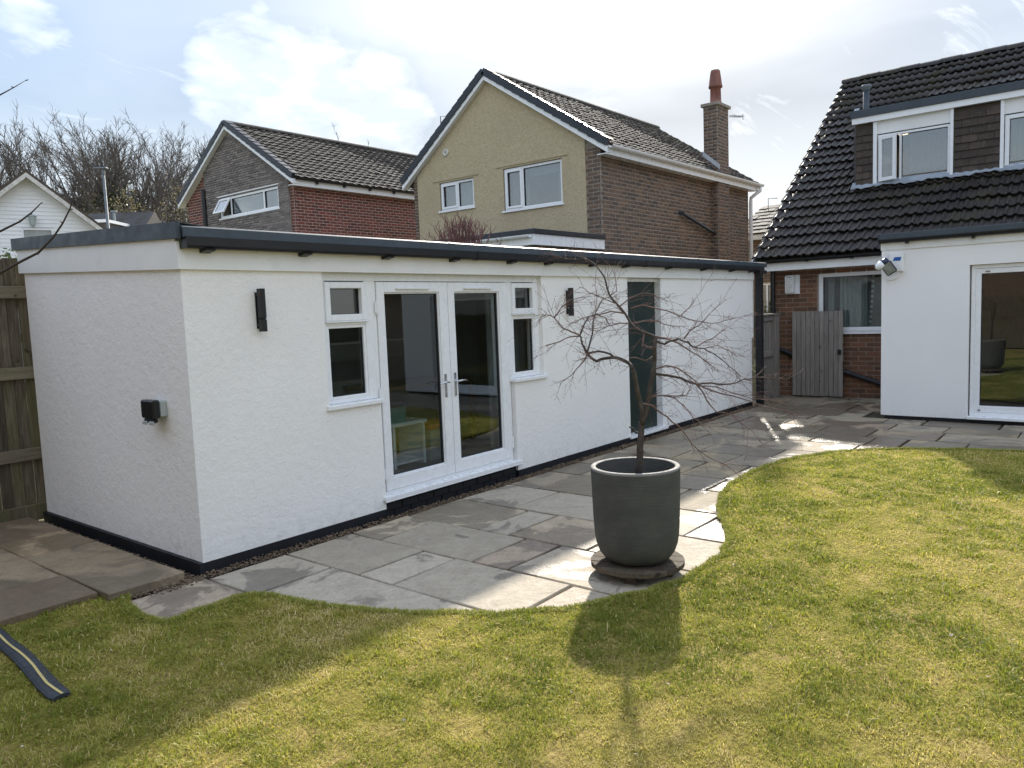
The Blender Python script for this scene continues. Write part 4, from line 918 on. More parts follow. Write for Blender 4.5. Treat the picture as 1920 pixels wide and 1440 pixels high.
def house_b():
    bx, by, bz = scaled(1.22); Xg = bx(9.33); Ys = by(2.07); Yl = by(6.98); X1 = bx(16.25); Yr = by(4.70)
    ze = bz(4.93); zr = bz(6.72)
    h = thing('cream_gable_house', 'house with cream pebbledash gable, brown brick side wall and tall chimney', 'house', ((Xg+X1)/2, (Ys+Yl)/2, 0)); F = faceX(Xg)
    H1 = (-by(6.17), -by(5.18), bz(4.19), bz(4.79)); H2 = (-by(4.38), -by(2.925), bz(4.0), bz(4.84))
    z0 = -.05
    c = MB(); wall_with_holes(c, F, -Yl, -Ys, z0, ze, [H1, H2], -.3, 0)
    c.prism([(Xg, Ys, ze), (Xg, Yl, ze), (Xg, Yr, zr-.02)], (.3, 0, 0)); c.box(Xg+.3, X1, Ys, Ys+.3, z0, ze); c.box(X1-.3, X1, Ys+.3, Yl, z0, ze); c.box(Xg+.3, X1, Yl-.3, Yl, z0, ze)
    wl = c.build('wall', MAT['mortar_dark'], h)
    ra, rb = -by(6.84), -by(2.39); sl = (zr-ze)/(Yl-Yr); 
    pn = MB(); wall_with_holes(pn, F, ra, rb, z0, ze-.02, [H1, H2], 0, .03)
    def gz(y): return min(ze+sl*(Yl-y), ze+(zr-ze)/(Yr-Ys)*(y-Ys))-.03
    pn.prism([(Xg, -ra, ze-.02), (Xg, -rb, ze-.02), (Xg, -rb, gz(-rb)), (Xg, Yr, zr-.05), (Xg, -ra, gz(-ra))], (-.03, 0, 0)); pn.build('render_panel', MAT['render_yellow'], h)
    B = Bricks(.0915, .275, MAT['brick_brown'], .021, .004)
    B.wall(F, 2.4, ze, lambda z: [(rb, -Ys)], wl); B.wall(F, 2.4, ze, lambda z: [(-Yl, ra)], wl)
    S = faceY(Ys); cx0 = at(1333, 350, Y=Ys)[0]; yc0 = at(1347, 350, X=cx0)[1]; cx1 = at(1367, 350, Y=yc0)[0]; yc1 = at(1319, 230, X=cx0)[1]
    B.wall(S, 2.4, ze-.02, lambda z: [(Xg, cx0), (cx1, X1)], wl)
    # chimney breast and stack
    zc = at(1347, 196, X=cx0)[2]; st = MB(); st.box(cx0, cx1, yc0, yc1, z0, zc); st.build('chimney_stack', MAT['mortar_dark'], h)
    B.wall(faceY(yc0), 2.4, zc, lambda z: [(cx0, cx1)], wl); B.wall(faceX(cx0), 2.4, zc, lambda z: [(-yc1, -yc0)], wl)
    B.finish(300)
    cp = MB(); cp.box(cx0-.06, cx1+.06, yc0-.06, yc1+.06, zc, zc+.09); cp.build('chimney_cap', MAT['mortar_dark'], h, .01)
    pc = ((cx0+cx1)/2, (yc0+yc1)/2); zp = zc+.09; dz = at(1342, 132, X=pc[0])[2]-zp
    cp = MB(); cp.lathe(pc, [(.19, zp), (.18, zp+.05), (.155, zp+.09), (.145, zp+dz*.48), (.19, zp+dz*.50), (.195, zp+dz*.54), (.185, zp+dz*.56), (.135, zp+dz*.95), (.12, zp+dz), (.09, zp+dz), (.08, zp+dz*.8)], 24); cp.build('chimney_pot', MAT['terracotta'], h, 0, True)
    ae = MB(); q = Vector((cx1, Ys+.2, bz(6.2))); e = Vector((.2, -.98, 0)); 
    a0 = Vector(at(1368, 217, Y=Ys+.1)); a1 = Vector(at(1393, 219, Y=Ys+.1)); ae.tube([a0, a1], .012, 5)
    for k in range(7): pk = a0.lerp(a1, .15+k*.13); ae.tube([pk+Vector((0, -.1, .02)), pk+Vector((0, .1, -.02))], .006, 4)
    ae.tube([a1+Vector((0, 0, -.09)), a1+Vector((0, 0, .09))], .01, 4); ae.build('aerial', MAT['galv'], h)
    ae = MB(); p0 = Vector(at(826, 245, X=Xg+1.0)); p1 = Vector(at(826, 218, X=Xg+1.0)); p2 = Vector(at(843, 219, X=Xg+1.0)); ae.tube([p0-Vector((0, 0, .4)), p1, p2], .014, 5); ae.build('roof_aerial', MAT['galv'], h)
    fl = MB(); fl.prism([at(1318, 293, Y=yc0-.015), at(1350, 318, Y=yc0-.015), at(1350, 308, Y=yc0-.015), at(1318, 284, Y=yc0-.015)], (0, .02, 0)); fl.build('flashing', MAT['lead'], h)
    # roof
    ov = .28; E0 = Vector((Xg-.12, Ys-ov, ze-.02)); Rp = Vector((Xg-.12, Yr, zr+.08)); s = (Rp-E0); L = s.length; s.normalize(); a = Vector((1, 0, 0)); nn = a.cross(s)
    Ll = Vector((Xg-.12, Yl+ov, ze-.02)); XL = X1+.25-(Xg-.12)
    r = MB(); r.prism([E0, Rp, Rp-nn*.08, E0-nn*.08], (XL, 0, 0)); r.prism([Ll, Rp, Rp+Vector((0, 0, -.09)), Ll+Vector((0, 0, -.09))], (XL, 0, 0)); rf = r.build('roof', MAT['tile_far'], h)
    nr = 16; wt = .28; tiles(rf, E0+nn*.012-s*.04, a, s, int(XL/wt), nr, wt, (L+.02)/nr, MAT['tile_far'], PANROLL, None, 300, lift=.038, thick=.03)
    for k in range(int(XL/.46)):
        x = Xg-.12+k*.46; m = MB(); m.prism([(x, Yr+.15*math.cos(t), zr+.06+.12*math.sin(t)) for t in [math.pi*q/7 for q in range(8)]], (.455, 0, 0)); m.build('ridge_tile', MAT['tile_far'], rf)
    verge(h, (Xg-.10, Ys-ov-.02, ze+.0), (Xg-.10, Yr, zr+.10), 15); verge(h, (Xg-.10, Yl+ov+.02, ze+.0), (Xg-.10, Yr, zr+.10), 15)
    bb = MB()
    for y0 in (Ys-ov, Yl+ov): bb.prism([(Xg-.17, y0, ze-.20), (Xg-.17, Yr, zr-.10), (Xg-.17, Yr, zr+.0), (Xg-.17, y0, ze-.06)], (.025, 0, 0)); bb.prism([(Xg-.145, y0, ze-.19), (Xg-.145, Yr, zr-.09), (Xg-.145, Yr, zr-.06), (Xg-.145, y0, ze-.16)], (.145, 0, 0))
    bb.build('barge_board', MAT['upvc'], h)
    e = MB(); e.box(Xg-.14, X1+.2, Ys-ov+.02, Ys-ov+.045, ze-.23, ze-.04); e.box(Xg-.14, X1+.2, Ys-ov+.045, Ys, ze-.22, ze-.20); e.build('fascia', MAT['upvc'], h)
    gt = MB(); half_round(gt, (Xg-.1, Ys-ov-.055, ze-.03), (X1+.3, Ys-ov-.055, ze-.03), .07, (0, -1, 0)); gt.build('gutter', MAT['upvc'], h)
    dp = MB(); dp.tube([(X1+.15, Ys-ov-.05, ze-.10), (X1+.12, Ys-ov-.05, ze-.22), (X1+.02, Ys-.08, ze-.42), (X1+.0, Ys-.08, ze-.6), (X1+.0, Ys-.08, 0)], .055, 10); dp.build('downpipe', MAT['upvc'], h, 0, True)
    dp = MB(); p0 = at(1280, 400, Y=Ys-.1); p1 = at(1357, 448, Y=Ys-.1); dp.tube([p0+np.array([0, .1, .04]), p0, p1, p1+np.array([0.3, 0, -.02])], .045, 8); dp.build('waste_pipe', MAT['anthracite'], h)
    w1 = window(h, F, H1[0]+.01, H1[1]-.01, H1[2], H1[3]-.01, (( H1[0]+H1[1])/2+.02,), .06, -.01, 'glass_far', .07, sash=(0,))
    w2 = window(h, F, H2[0]+.01, H2[1]-.01, H2[2], H2[3]-.01, (H2[0]+.58,), .06, -.01, 'glass_far', .07, sash=(0,))
    curtain(w2, F, H2[0]+.05, H2[0]+.55, H2[2], H2[3]-.05, -.3, MAT['curtain'], 5, .03); curtain(w2, F, H2[1]-.32, H2[1]-.06, H2[2], H2[3]-.05, -.3, MAT['curtain'], 4, .03)
    bl = MB(); F.box(bl, H2[0]+.62, H2[1]-.05, H2[3]-.25, H2[3]-.06, -.22, -.21); bl.build('roller_blind', MAT['curtain'], w2)
    bl = MB(); F.box(bl, H1[0]+.1, H1[1]-.1, H1[2]+.05, H1[3]-.1, -.22, -.21); bl.build('roller_blind', MAT['curtain'], w1)
    hm = MB()
    for H in (H1, H2): F.box(hm, H[0]-.22, H[1]+.17, H[3]+.045, H[3]+.075, .03, .05)
    hm.build('drip_mould', MAT['render_yellow'], h)
    d = at(836, 286, X=Xg-.03); m = MB(); m.lathe((0, 0), [(.03, 0), (.03, .02), (.085, .035), (.10, .02), (.10, 0)], 18); o = m.build('wall_roundel', MAT['old_white'], h); o.data.transform(Matrix.Translation(d) @ Matrix.Rotation(R(-90), 4, 'Y'))
    # flat roofed rear extension
    x0 = at(1000, 440, Y=Ys-.04)[0]; zt = at(1000, 430, Y=Ys-.04)[2]; ex = MB(); ex.box(x0+.1, Xg, Ys+.03, Ys+5.3, z0, zt-.26); ew = ex.build('extension_wall', MAT['mortar_dark'], h)
    B2 = Bricks(.0915, .275, MAT['brick_brown'], .021, .004); B2.wall(faceY(Ys+.03), 2.4, zt-.28, lambda z: [(x0+.1, Xg)], ew); B2.wall(faceX(x0+.1), 2.4, zt-.28, lambda z: [(-Ys-5.2, -Ys-.03)], ew); B2.finish(60)
    fa = MB(); fa.box(x0, Xg+.02, Ys-.04, Ys-.01, zt-.30, zt-.08); fa.box(x0, x0+.03, Ys-.01, Ys+5.4, zt-.30, zt-.08); fa.build('extension_fascia', MAT['upvc'], h, .003)
    tr = MB(); tr.box(x0-.04, Xg+.02, Ys-.08, Ys+5.4, zt-.08, zt+.02); tr.build('extension_roof', MAT['anthracite'], h, .01)
    gt = MB(); half_round(gt, (x0-.06, Ys+.0, zt-.10), (x0-.06, Ys+5.4, zt-.10), .06, (-1, 0, 0)); gt.build('extension_gutter', MAT['upvc'], h)
house_b()
def house_a():
    ax, ay, az = scaled(1.15); Xg = ax(8.85); Ys = ay(10.75); Yl = ay(15.85); X1 = Xg+9.5; Yr = ay(13.38); ze = az(5.48); zr = az(7.18); z0 = -.05
    h = thing('red_brick_house', 'red brick house with grey stone gable and white strip window', 'house', (Xg+4, Yr, 0)); F = faceX(Xg)
    H = (-ay(14.10), -ay(11.33), az(4.81), az(5.37)); gr = -ay(14.80); gl = -ay(10.90)
    c = MB(); wall_with_holes(c, F, -Yl, -Ys, z0, ze, [H], -.3, 0); c.prism([(Xg, Ys, ze), (Xg, Yl, ze), (Xg, Yr, zr-.02)], (.3, 0, 0)); c.box(Xg+.3, X1, Ys, Ys+.3, z0, ze); c.box(X1-.3, X1, Ys+.3, Yl, z0, ze); c.box(Xg+.3, X1, Yl-.3, Yl, z0, ze)
    wl = c.build('wall', MAT['mortar'], h)
    B = Bricks(.0862, .258, MAT['brick_red'], .017, .004); B.wall(faceY(Ys), 2.9, ze-.03, lambda z: [(Xg, X1)], wl); B.wall(F, 2.9, ze-.03, lambda z: [(gl, -Ys)], wl)
    def cut(z, a, b):
        if z <= ze: return (a, b)
        k = (z-ze)/(zr-ze); return (max(a, -(Yl+(Yr-Yl)*k)+.05), min(b, -(Ys+(Yr-Ys)*k)-.05))
    B.wall(F, 2.9, zr-.3, lambda z: [cut(z, -Yl, gr)], wl); B.finish(300)
    gp = MB(); wall_with_holes(gp, F, gr, gl, z0, ze, [H], 0, .05); e1 = ze+(zr-ze)*(Yl+gr)/(Yl-Yr); e2 = ze+(zr-ze)*(-gl-Ys)/(Yr-Ys)
    gp.prism([(Xg, -gr, ze), (Xg, -gl, ze), (Xg, -gl, e2-.03), (Xg, Yr, zr-.05), (Xg, -gr, e1-.03)], (-.05, 0, 0)); gw = gp.build('stone_panel', MAT['brick_grey'], h)
    def ivg(z):
        a, b = cut(z, gr, gl)
        if H[2]-.06 < z < H[3]+.05: return [(a, H[0]), (H[1], b)]
        return [(a, b)] if b > a else []
    B2 = Bricks(.070, .26, MAT['brick_grey'], .008, .016); B2.wall(Fr((Xg-.05, 0, 0), (0, -1, 0), (-1, 0, 0)), 2.9, zr-.25, ivg, gw); B2.finish(300, 'stone')
    ov = .25; E0 = Vector((Xg-.12, Ys-ov, ze-.02)); Rp = Vector((Xg-.12, Yr, zr+.08)); s = (Rp-E0); L = s.length; s.normalize(); a = Vector((1, 0, 0)); nn = a.cross(s); Ll = Vector((Xg-.12, Yl+ov, ze-.02)); XL = X1+.2-(Xg-.12)
    r = MB(); r.prism([E0, Rp, Rp-nn*.08, E0-nn*.08], (XL, 0, 0)); r.prism([Ll, Rp, Rp+Vector((0, 0, -.09)), Ll+Vector((0, 0, -.09))], (XL, 0, 0)); rf = r.build('roof', MAT['tile_far'], h)
    nr = 16; wt = .28; tiles(rf, E0+nn*.012-s*.04, a, s, int(XL/wt), nr, wt, (L+.02)/nr, MAT['tile_far'], PANROLL, None, 300, lift=.038, thick=.03)
    for k in range(int(XL/.46)):
        x = Xg-.12+k*.46; m = MB(); m.prism([(x, Yr+.15*math.cos(t), zr+.06+.12*math.sin(t)) for t in [math.pi*q/7 for q in range(8)]], (.455, 0, 0)); m.build('ridge_tile', MAT['tile_far'], rf)
    verge(h, (Xg-.14, Ys-ov-.02, ze), (Xg-.14, Yr, zr+.10), 14); verge(h, (Xg-.14, Yl+ov+.02, ze), (Xg-.14, Yr, zr+.10), 14)
    bb = MB()
    for y0 in (Ys-ov, Yl+ov): bb.prism([(Xg-.22, y0, ze-.19), (Xg-.22, Yr, zr-.09), (Xg-.22, Yr, zr+.0), (Xg-.22, y0, ze-.06)], (.025, 0, 0)); bb.prism([(Xg-.195, y0, ze-.18), (Xg-.195, Yr, zr-.08), (Xg-.195, Yr, zr-.05), (Xg-.195, y0, ze-.15)], (.195, 0, 0))
    bb.build('barge_board', MAT['upvc'], h)
    e = MB(); e.box(Xg-.18, X1, Ys-ov+.02, Ys-ov+.045, ze-.24, ze-.05); e.box(Xg-.18, X1, Ys-ov+.045, Ys, ze-.23, ze-.21); e.build('fascia', MAT['upvc'], h)
    gt = MB(); half_round(gt, (Xg-.1, Ys-ov-.05, ze-.03), (X1, Ys-ov-.05, ze-.03), .06, (0, -1, 0))
    for k in range(9): gt.box(Xg+.6+k*1.0, Xg+.66+k*1.0, Ys-ov-.06, Ys-ov+.02, ze-.15, ze-.09)
    gt.build('gutter', MAT['black_plastic'], h)
    dp = MB(); dp.tube([(Xg-.1, -gr+.02, ze+.25), (Xg-.1, -gr+.02, 0)], .075, 10); dp.build('soil_pipe', MAT['black_plastic'], h)
    dp = MB(); p = at(381, 330, X=Xg+.6); q = at(381, 290, X=Xg+.6); dp.tube([p, q], .075, 12); dp.build('flue', MAT['black_plastic'], h); dp = MB(); dp.tube([q, q+np.array([0, 0, .05])], .085, 12); dp.build('flue_cap', MAT['galv'], h)
    m1, m2 = -ay(13.55), -ay(12.0); w = window(h, F, H[0]+.01, H[1]-.01, H[2]+.01, H[3]-.01, (m1, m2), .07, .03, 'glass_far', .08, opened=0)
    ang = R(30); top = H[3]-.05; hh = H[3]-H[2]-.12; wd = m1-.02-H[0]-.06; uc = (H[0]+.05+m1-.03)/2; dn = Vector((-math.sin(ang), 0, -math.cos(ang))); nn2 = Vector((-math.cos(ang), 0, math.sin(ang))); cc = F.p(uc, top, .05)+dn*hh/2
    sm = MB(); U = Vector((0, -1, 0))
    for cu, cv, hu2, hv in ((-wd/2, 0, .03, hh/2), (wd/2, 0, .03, hh/2), (0, -hh/2+.03, wd/2-.03, .03), (0, hh/2-.03, wd/2-.03, .03)): sm.obox(cc+U*cu+dn*cv, U*hu2, nn2*.025, dn*hv)
    sm.build('open_sash', MAT['upvc'], w, .004); sm = MB(); sm.obox(cc, U*(wd/2-.03), nn2*.003, dn*(hh/2-.06)); sm.build('sash_pane', MAT['glass_far'], w)
    bl = MB(); F.box(bl, m1+.04, m2-.04, H[2]+.08, H[3]-.08, -.25, -.24); F.box(bl, m2+.04, H[1]-.08, H[2]+.08, H[3]-.08, -.25, -.24); bl.build('roller_blind', MAT['curtain'], w)
    ln = MB(); F.box(ln, H[0]-.08, H[1]+.04, H[3]+.03, H[3]+.06, .05, .075); ln.build('lintel_strip', MAT['upvc'], h)
house_a()
# ------------------------------------------------------------------ planter, stand and the little bare tree
PC = np.array([1.85, -2.86])
def planter():
    t = thing('planter_stand', 'round dark slatted wooden stand under the grey planter', 'plant stand', (PC[0], PC[1], 0)); rr = .345; n = 6; w = 2*rr/n
    ca, sa = math.cos(.35), math.sin(.35)
    for k in range(n):
        a = -rr+k*w+.004; b = a+w-.008; xs = np.linspace(a, b, 6); top = [(x, math.sqrt(max(rr*rr-x*x, 0))) for x in xs]; bot = [(x, -y) for x, y in reversed(top)]
        pts = [(PC[0]+x*ca-y*sa, PC[1]+x*sa+y*ca, .072+random.uniform(-.002, .002)) for x, y in top+bot]
        MB().prism(pts, (0, 0, .032)).build('slat', MAT['stand_wood'], t)
    for ang in (.3, 1.9, 3.5, 5.0):
        x, y = PC[0]+.22*math.cos(ang), PC[1]+.22*math.sin(ang); m = MB(); m.obox((x, y, .035), Vector((math.cos(ang), math.sin(ang), 0))*.05, Vector((-math.sin(ang), math.cos(ang), 0))*.035, (0, 0, .035)); m.build('foot', MAT['stand_wood'], t, .006)
    m = MB(); m.obox((PC[0], PC[1], .055), (.30*ca, .30*sa, 0), (-.03*sa, .03*ca, 0), (0, 0, .0165)); m.obox((PC[0], PC[1], .052), (-.29*sa, .29*ca, 0), (.03*ca, .03*sa, 0), (0, 0, .0135)); m.build('cross_bearer', MAT['stand_wood'], t)
    t = thing('planter', 'large round dark grey planter on the patio holding a bare tree', 'planter', (PC[0], PC[1], .104)); z = .104
    prof = [(.0, z), (.16, z), (.205, z+.008), (.245, z+.034), (.277, z+.078), (.298, z+.135), (.309, z+.20), (.315, z+.30), (.320, z+.45), (.324, z+.60), (.326, z+.692)]
    MB().lathe(PC, prof, 72).build('pot', MAT['planter'], t, 0, True)
    MB().lathe(PC, [(.326, z+.692), (.3255, z+.702), (.321, z+.707), (.293, z+.707), (.289, z+.703)], 72).build('rim', MAT['planter_rim_lit'], t, 0, True)
    MB().lathe(PC, [(.289, z+.703), (.285, z+.66), (.280, z+.56)], 72).build('inner_wall', MAT['planter'], t, 0, True)
    MB().lathe(PC, [(.283, z+.565), (.2, z+.575), (.1, z+.572), (0, z+.580)], 40).build('soil', MAT['soil'], t)
planter()
DP = float((np.array([PC[0], PC[1], .9])-CAM)@CF)
def potted_tree():
    t = thing('potted_tree', 'small bare weeping tree with fine reddish twigs in the planter', 'tree', (PC[0], PC[1], .69))
    Z = lambda pts: [(1000+x/3.84, 460+y/3.84) for x, y in pts]
    br = [  # (points in the picture, start radius, end radius)
     ([(1199, 884), (1200, 850), (1202, 815), (1203, 792)], .027, .023),
     (Z([(778, 1275), (783, 1200), (768, 1130), (752, 1050), (735, 960), (715, 890)]), .0175, .0145),
     (Z([(782, 1290), (812, 1200), (825, 1140), (842, 1010), (868, 880), (872, 770), (880, 665)]), .0205, .015),
     (Z([(715, 890), (690, 850), (640, 822), (575, 805), (510, 815), (455, 835), (425, 815), (390, 780)]), .0135, .010),
     (Z([(575, 800), (530, 775), (470, 762), (430, 768), (392, 776)]), .009, .007),
     (Z([(390, 780), (400, 735), (425, 640), (430, 560), (450, 480), (490, 400), (545, 372)]), .009, .003),
     (Z([(392, 782), (365, 735), (345, 680), (335, 650), (370, 560), (400, 512), (460, 492), (520, 520), (545, 570)]), .009, .003),
     (Z([(335, 648), (280, 625), (215, 600), (150, 520), (100, 500), (55, 512)]), .007, .0025),
     (Z([(330, 655), (260, 660), (190, 695), (90, 722)]), .006, .0022),
     (Z([(385, 790), (350, 850), (275, 935), (190, 1000)]), .0055, .002),
     (Z([(150, 520), (200, 450), (270, 395), (380, 370)]), .005, .002),
     (Z([(880, 665), (840, 645), (800, 632), (750, 602), (700, 560), (660, 490), (600, 420), (552, 365), (530, 300), (512, 230), (470, 170), (430, 128), (370, 97), (300, 102), (230, 95), (130, 52)]), .0125, .002),
     (Z([(800, 632), (790, 700), (780, 718), (815, 728), (855, 735)]), .007, .006),
     (Z([(885, 690), (945, 712), (980, 690), (1050, 672), (1120, 700), (1160, 735), (1230, 742), (1300, 780), (1380, 840), (1450, 900), (1495, 950)]), .0095, .002),
     (Z([(882, 660), (960, 672), (1040, 702), (1100, 742), (1200, 800), (1280, 862), (1335, 915)]), .008, .002),
     (Z([(1085, 672), (1130, 612), (1200, 572), (1262, 500), (1282, 480)]), .0055, .002),
     (Z([(880, 890), (955, 866), (1040, 885), (1120, 940), (1185, 992)]), .007, .004),
     (Z([(868, 925), (980, 938), (1060, 955), (1100, 975), (1180, 1000), (1280, 990), (1390, 1000), (1460, 990), (1520, 962), (1600, 950), (1700, 955), (1830, 965), (1920, 915)]), .0105, .002),
     (Z([(1180, 1000), (1300, 1050), (1420, 1080), (1560, 1122), (1680, 1162), (1800, 1182), (1905, 1232)]), .007, .002),
     (Z([(1100, 978), (1210, 1012), (1330, 1022), (1450, 1068), (1580, 1105), (1700, 1115)]), .006, .002),
     (Z([(835, 1100), (940, 1080), (1040, 1085), (1100, 1080), (1140, 1035)]), .006, .002),
     (Z([(940, 1082), (1020, 1100), (1080, 1150), (1150, 1240), (1210, 1292), (1330, 1280)]), .0055, .002),
     ([(1204, 757), (1222, 760), (1240, 775), (1260, 791), (1279, 806), (1297, 832), (1330, 858), (1362, 872), (1390, 896)], .0075, .002),
     (Z([(1180, 1002), (1250, 1120), (1320, 1200), (1420, 1215), (1500, 1280), (1580, 1342), (1650, 1430)]), .006, .002),
     ([(1194, 812), (1188, 804), (1180, 800)], .009, .006),
     (Z([(700, 455), (790, 430), (870, 450), (960, 470), (1060, 510), (1160, 542), (1280, 562), (1380, 542), (1470, 520)]), .006, .002),
     (Z([(700, 562), (800, 542), (900, 546), (1000, 580), (1100, 582)]), .006, .002),
     (Z([(620, 440), (690, 382), (770, 350), (860, 350), (905, 392)]), .005, .002),
     (Z([(660, 492), (560, 475), (460, 500), (360, 520), (300, 560)]), .006, .002),
     (Z([(700, 560), (620, 560), (540, 580), (460, 620), (380, 600)]), .0055, .002),
     (Z([(552, 365), (600, 330), (590, 240), (585, 160)]), .0045, .002),
     (Z([(600, 420), (500, 380), (400, 340), (330, 300)]), .0045, .002),
     (Z([(1160, 735), (1240, 690), (1330, 640), (1400, 590)]), .005, .002),
     (Z([(1060, 510), (1120, 450), (1160, 400)]), .004, .002),
     (Z([(700, 810), (760, 815), (810, 830), (858, 800)]), .005, .003),
     (Z([(1230, 742), (1330, 720), (1410, 760), (1470, 800)]), .004, .002),
    ]
    rr = random.Random(3); placed = []; tw = MB(); buds = []
    fb = thing; n_tw = 0
    def twig(p, d, L, r, lev):
        nonlocal n_tw
        pts = [p]; n = 4; dd = d.normalized()
        for i in range(n):
            dd = (dd + Vector((rr.gauss(0, .14), rr.gauss(0, .14), rr.gauss(0, .13)-.03))).normalized(); pts.append(pts[-1]+dd*(L/n))
        tw.tube(pts, [r*(1-.6*i/n) for i in range(n+1)], 4, False); n_tw += 1
        for i in (1, 2, 3, 4): 
            if rr.random() < .6: buds.append(pts[i])
        if lev > 0:
            for i in (1, 2, 3):
                if rr.random() < .75:
                    v = (pts[i+1]-pts[i]).normalized(); o = Vector((rr.gauss(0, 1), rr.gauss(0, 1), rr.gauss(0, .6))); o = (o-v*o.dot(v)).normalized()
                    twig(pts[i], v*.75+o*.7, L*rr.uniform(.35, .6), r*.65, lev-1)
    for k, (pp, r0, r1) in enumerate(br):
        if k == 0: off = 0.
        else:
            x, y = pp[0]; off = min(placed, key=lambda q: (q[0]-x)**2+(q[1]-y)**2)[2]
        drift = 0 if k < 3 else rr.choice([-1, 1])*rr.uniform(.25, .8)
        if k in (1,): drift = -.15
        # smooth the traced line
        q = [pp[0]]
        for a, b in zip(pp, pp[1:]):
            m = ((a[0]+b[0])/2+rr.gauss(0, .7), (a[1]+b[1])/2+rr.gauss(0, .7)); q += [m, b]
        dist = 0; pts = []
        for i, (x, y) in enumerate(q):
            if i: dist += math.hypot(x-q[i-1][0], y-q[i-1][1])/FPX*DP
            o = off + drift*min(dist, 1.2) + (rr.gauss(0, .012) if i else 0)
            pts.append(Vector(at(x, y, D=DP+o))); placed.append((x, y, o))
        n = len(pts); rad = [r0+(r1-r0)*(i/(n-1)) for i in range(n)]
        if k == 0: pts[0] = Vector((PC[0], PC[1], .64)); 
        m = MB(); m.tube(pts, rad, 8 if k < 4 else 6); m.build('trunk' if k < 3 else 'branch', MAT['bark'] if k < 5 else MAT['bark'] if r0 > .0085 else MAT['twig'], t, 0, True)
        if k >= 3 and k != 24:
            for i in range(1, n):
                loc = i/(n-1)
                for _ in range(2):
                    if rr.random() < .55:
                        v = (pts[i]-pts[i-1]).normalized(); o = Vector((rr.gauss(0, 1), rr.gauss(0, 1), rr.gauss(-.05, .42))); o = (o-v*o.dot(v)).normalized()
                        p = pts[i-1].lerp(pts[i], rr.random()); twig(p, v*rr.uniform(.9, 1.6)+o*.8, rr.uniform(.08, .34), .0017, 1 if rr.random() < .6 else 0)
    o = tw.build('twigs', MAT['twig'], t); o['kind'] = 'stuff'
    b = MB()
    for p in buds: b.add([p+Vector((0, 0, .006)), p+Vector((.0028, 0, 0)), p+Vector((-.0014, .0024, 0)), p+Vector((-.0014, -.0024, 0)), p-Vector((0, 0, .004))], [(0,1,2),(0,2,3),(0,3,1),(4,2,1),(4,3,2),(4,1,3)])
    o = b.build('buds', MAT['red_twig'], t); o['kind'] = 'stuff'
potted_tree()
# ------------------------------------------------------------------ flat hose on the grass
def hose():
    t = thing('flat_hose', 'flat black hose with a yellow line lying on the grass at lower left', 'hose', at(60, 1245, Z=.03))
    px = [(-60, 1150), (0, 1196), (35, 1226), (62, 1252), (90, 1287), (116, 1306)]; hw = 9
    L = [Vector(at(x, y, Z=.03)) for x, y in px]; q = []
    for a, b in zip(L, L[1:]): q += [a.lerp(b, k/4) for k in range(4)]
    q.append(L[-1]); 
    vs = []; lv = []; n = len(q)
    for i, p in enumerate(q):
        d = (q[min(i+1, n-1)]-q[max(i-1, 0)]).normalized(); s = Vector((-d.y, d.x, 0)); zz = .036+.004*math.sin(i*.9); w = .052 if i < n-1 else .043
        row = [p-s*w, p-s*w*.7, p+s*w*0, p+s*w*.7, p+s*w]; hz = [0, .008, .010, .008, 0]
        vs += [Vector((a.x, a.y, zz+b)) for a, b in zip(row, hz)] + [Vector((a.x, a.y, zz-.012)) for a in row]
        for a in (-.007, .007): c = p+s*(a+.004*math.sin(i*.7)); lv.append(Vector((c.x, c.y, zz+.0135)))
    fs = []
    for i in range(n-1):
        o = 10*i
        for k in range(4): fs += [(o+k, o+k+1, o+k+11, o+k+10), (o+5+k+1, o+5+k, o+15+k, o+15+k+1)]
        fs += [(o+5, o, o+10, o+15), (o+4, o+9, o+19, o+14)]
    fs.append((10*n-10, 10*n-9, 10*n-8, 10*n-7, 10*n-6, 10*n-1, 10*n-2, 10*n-3, 10*n-4, 10*n-5))
    MB().add(vs, fs).build('tube', MAT['hose'], t)
    MB().add(lv, [(2*i, 2*i+1, 2*i+3, 2*i+2) for i in range(n-1)]).build('yellow_line', MAT['hose_line'], t)
hose()
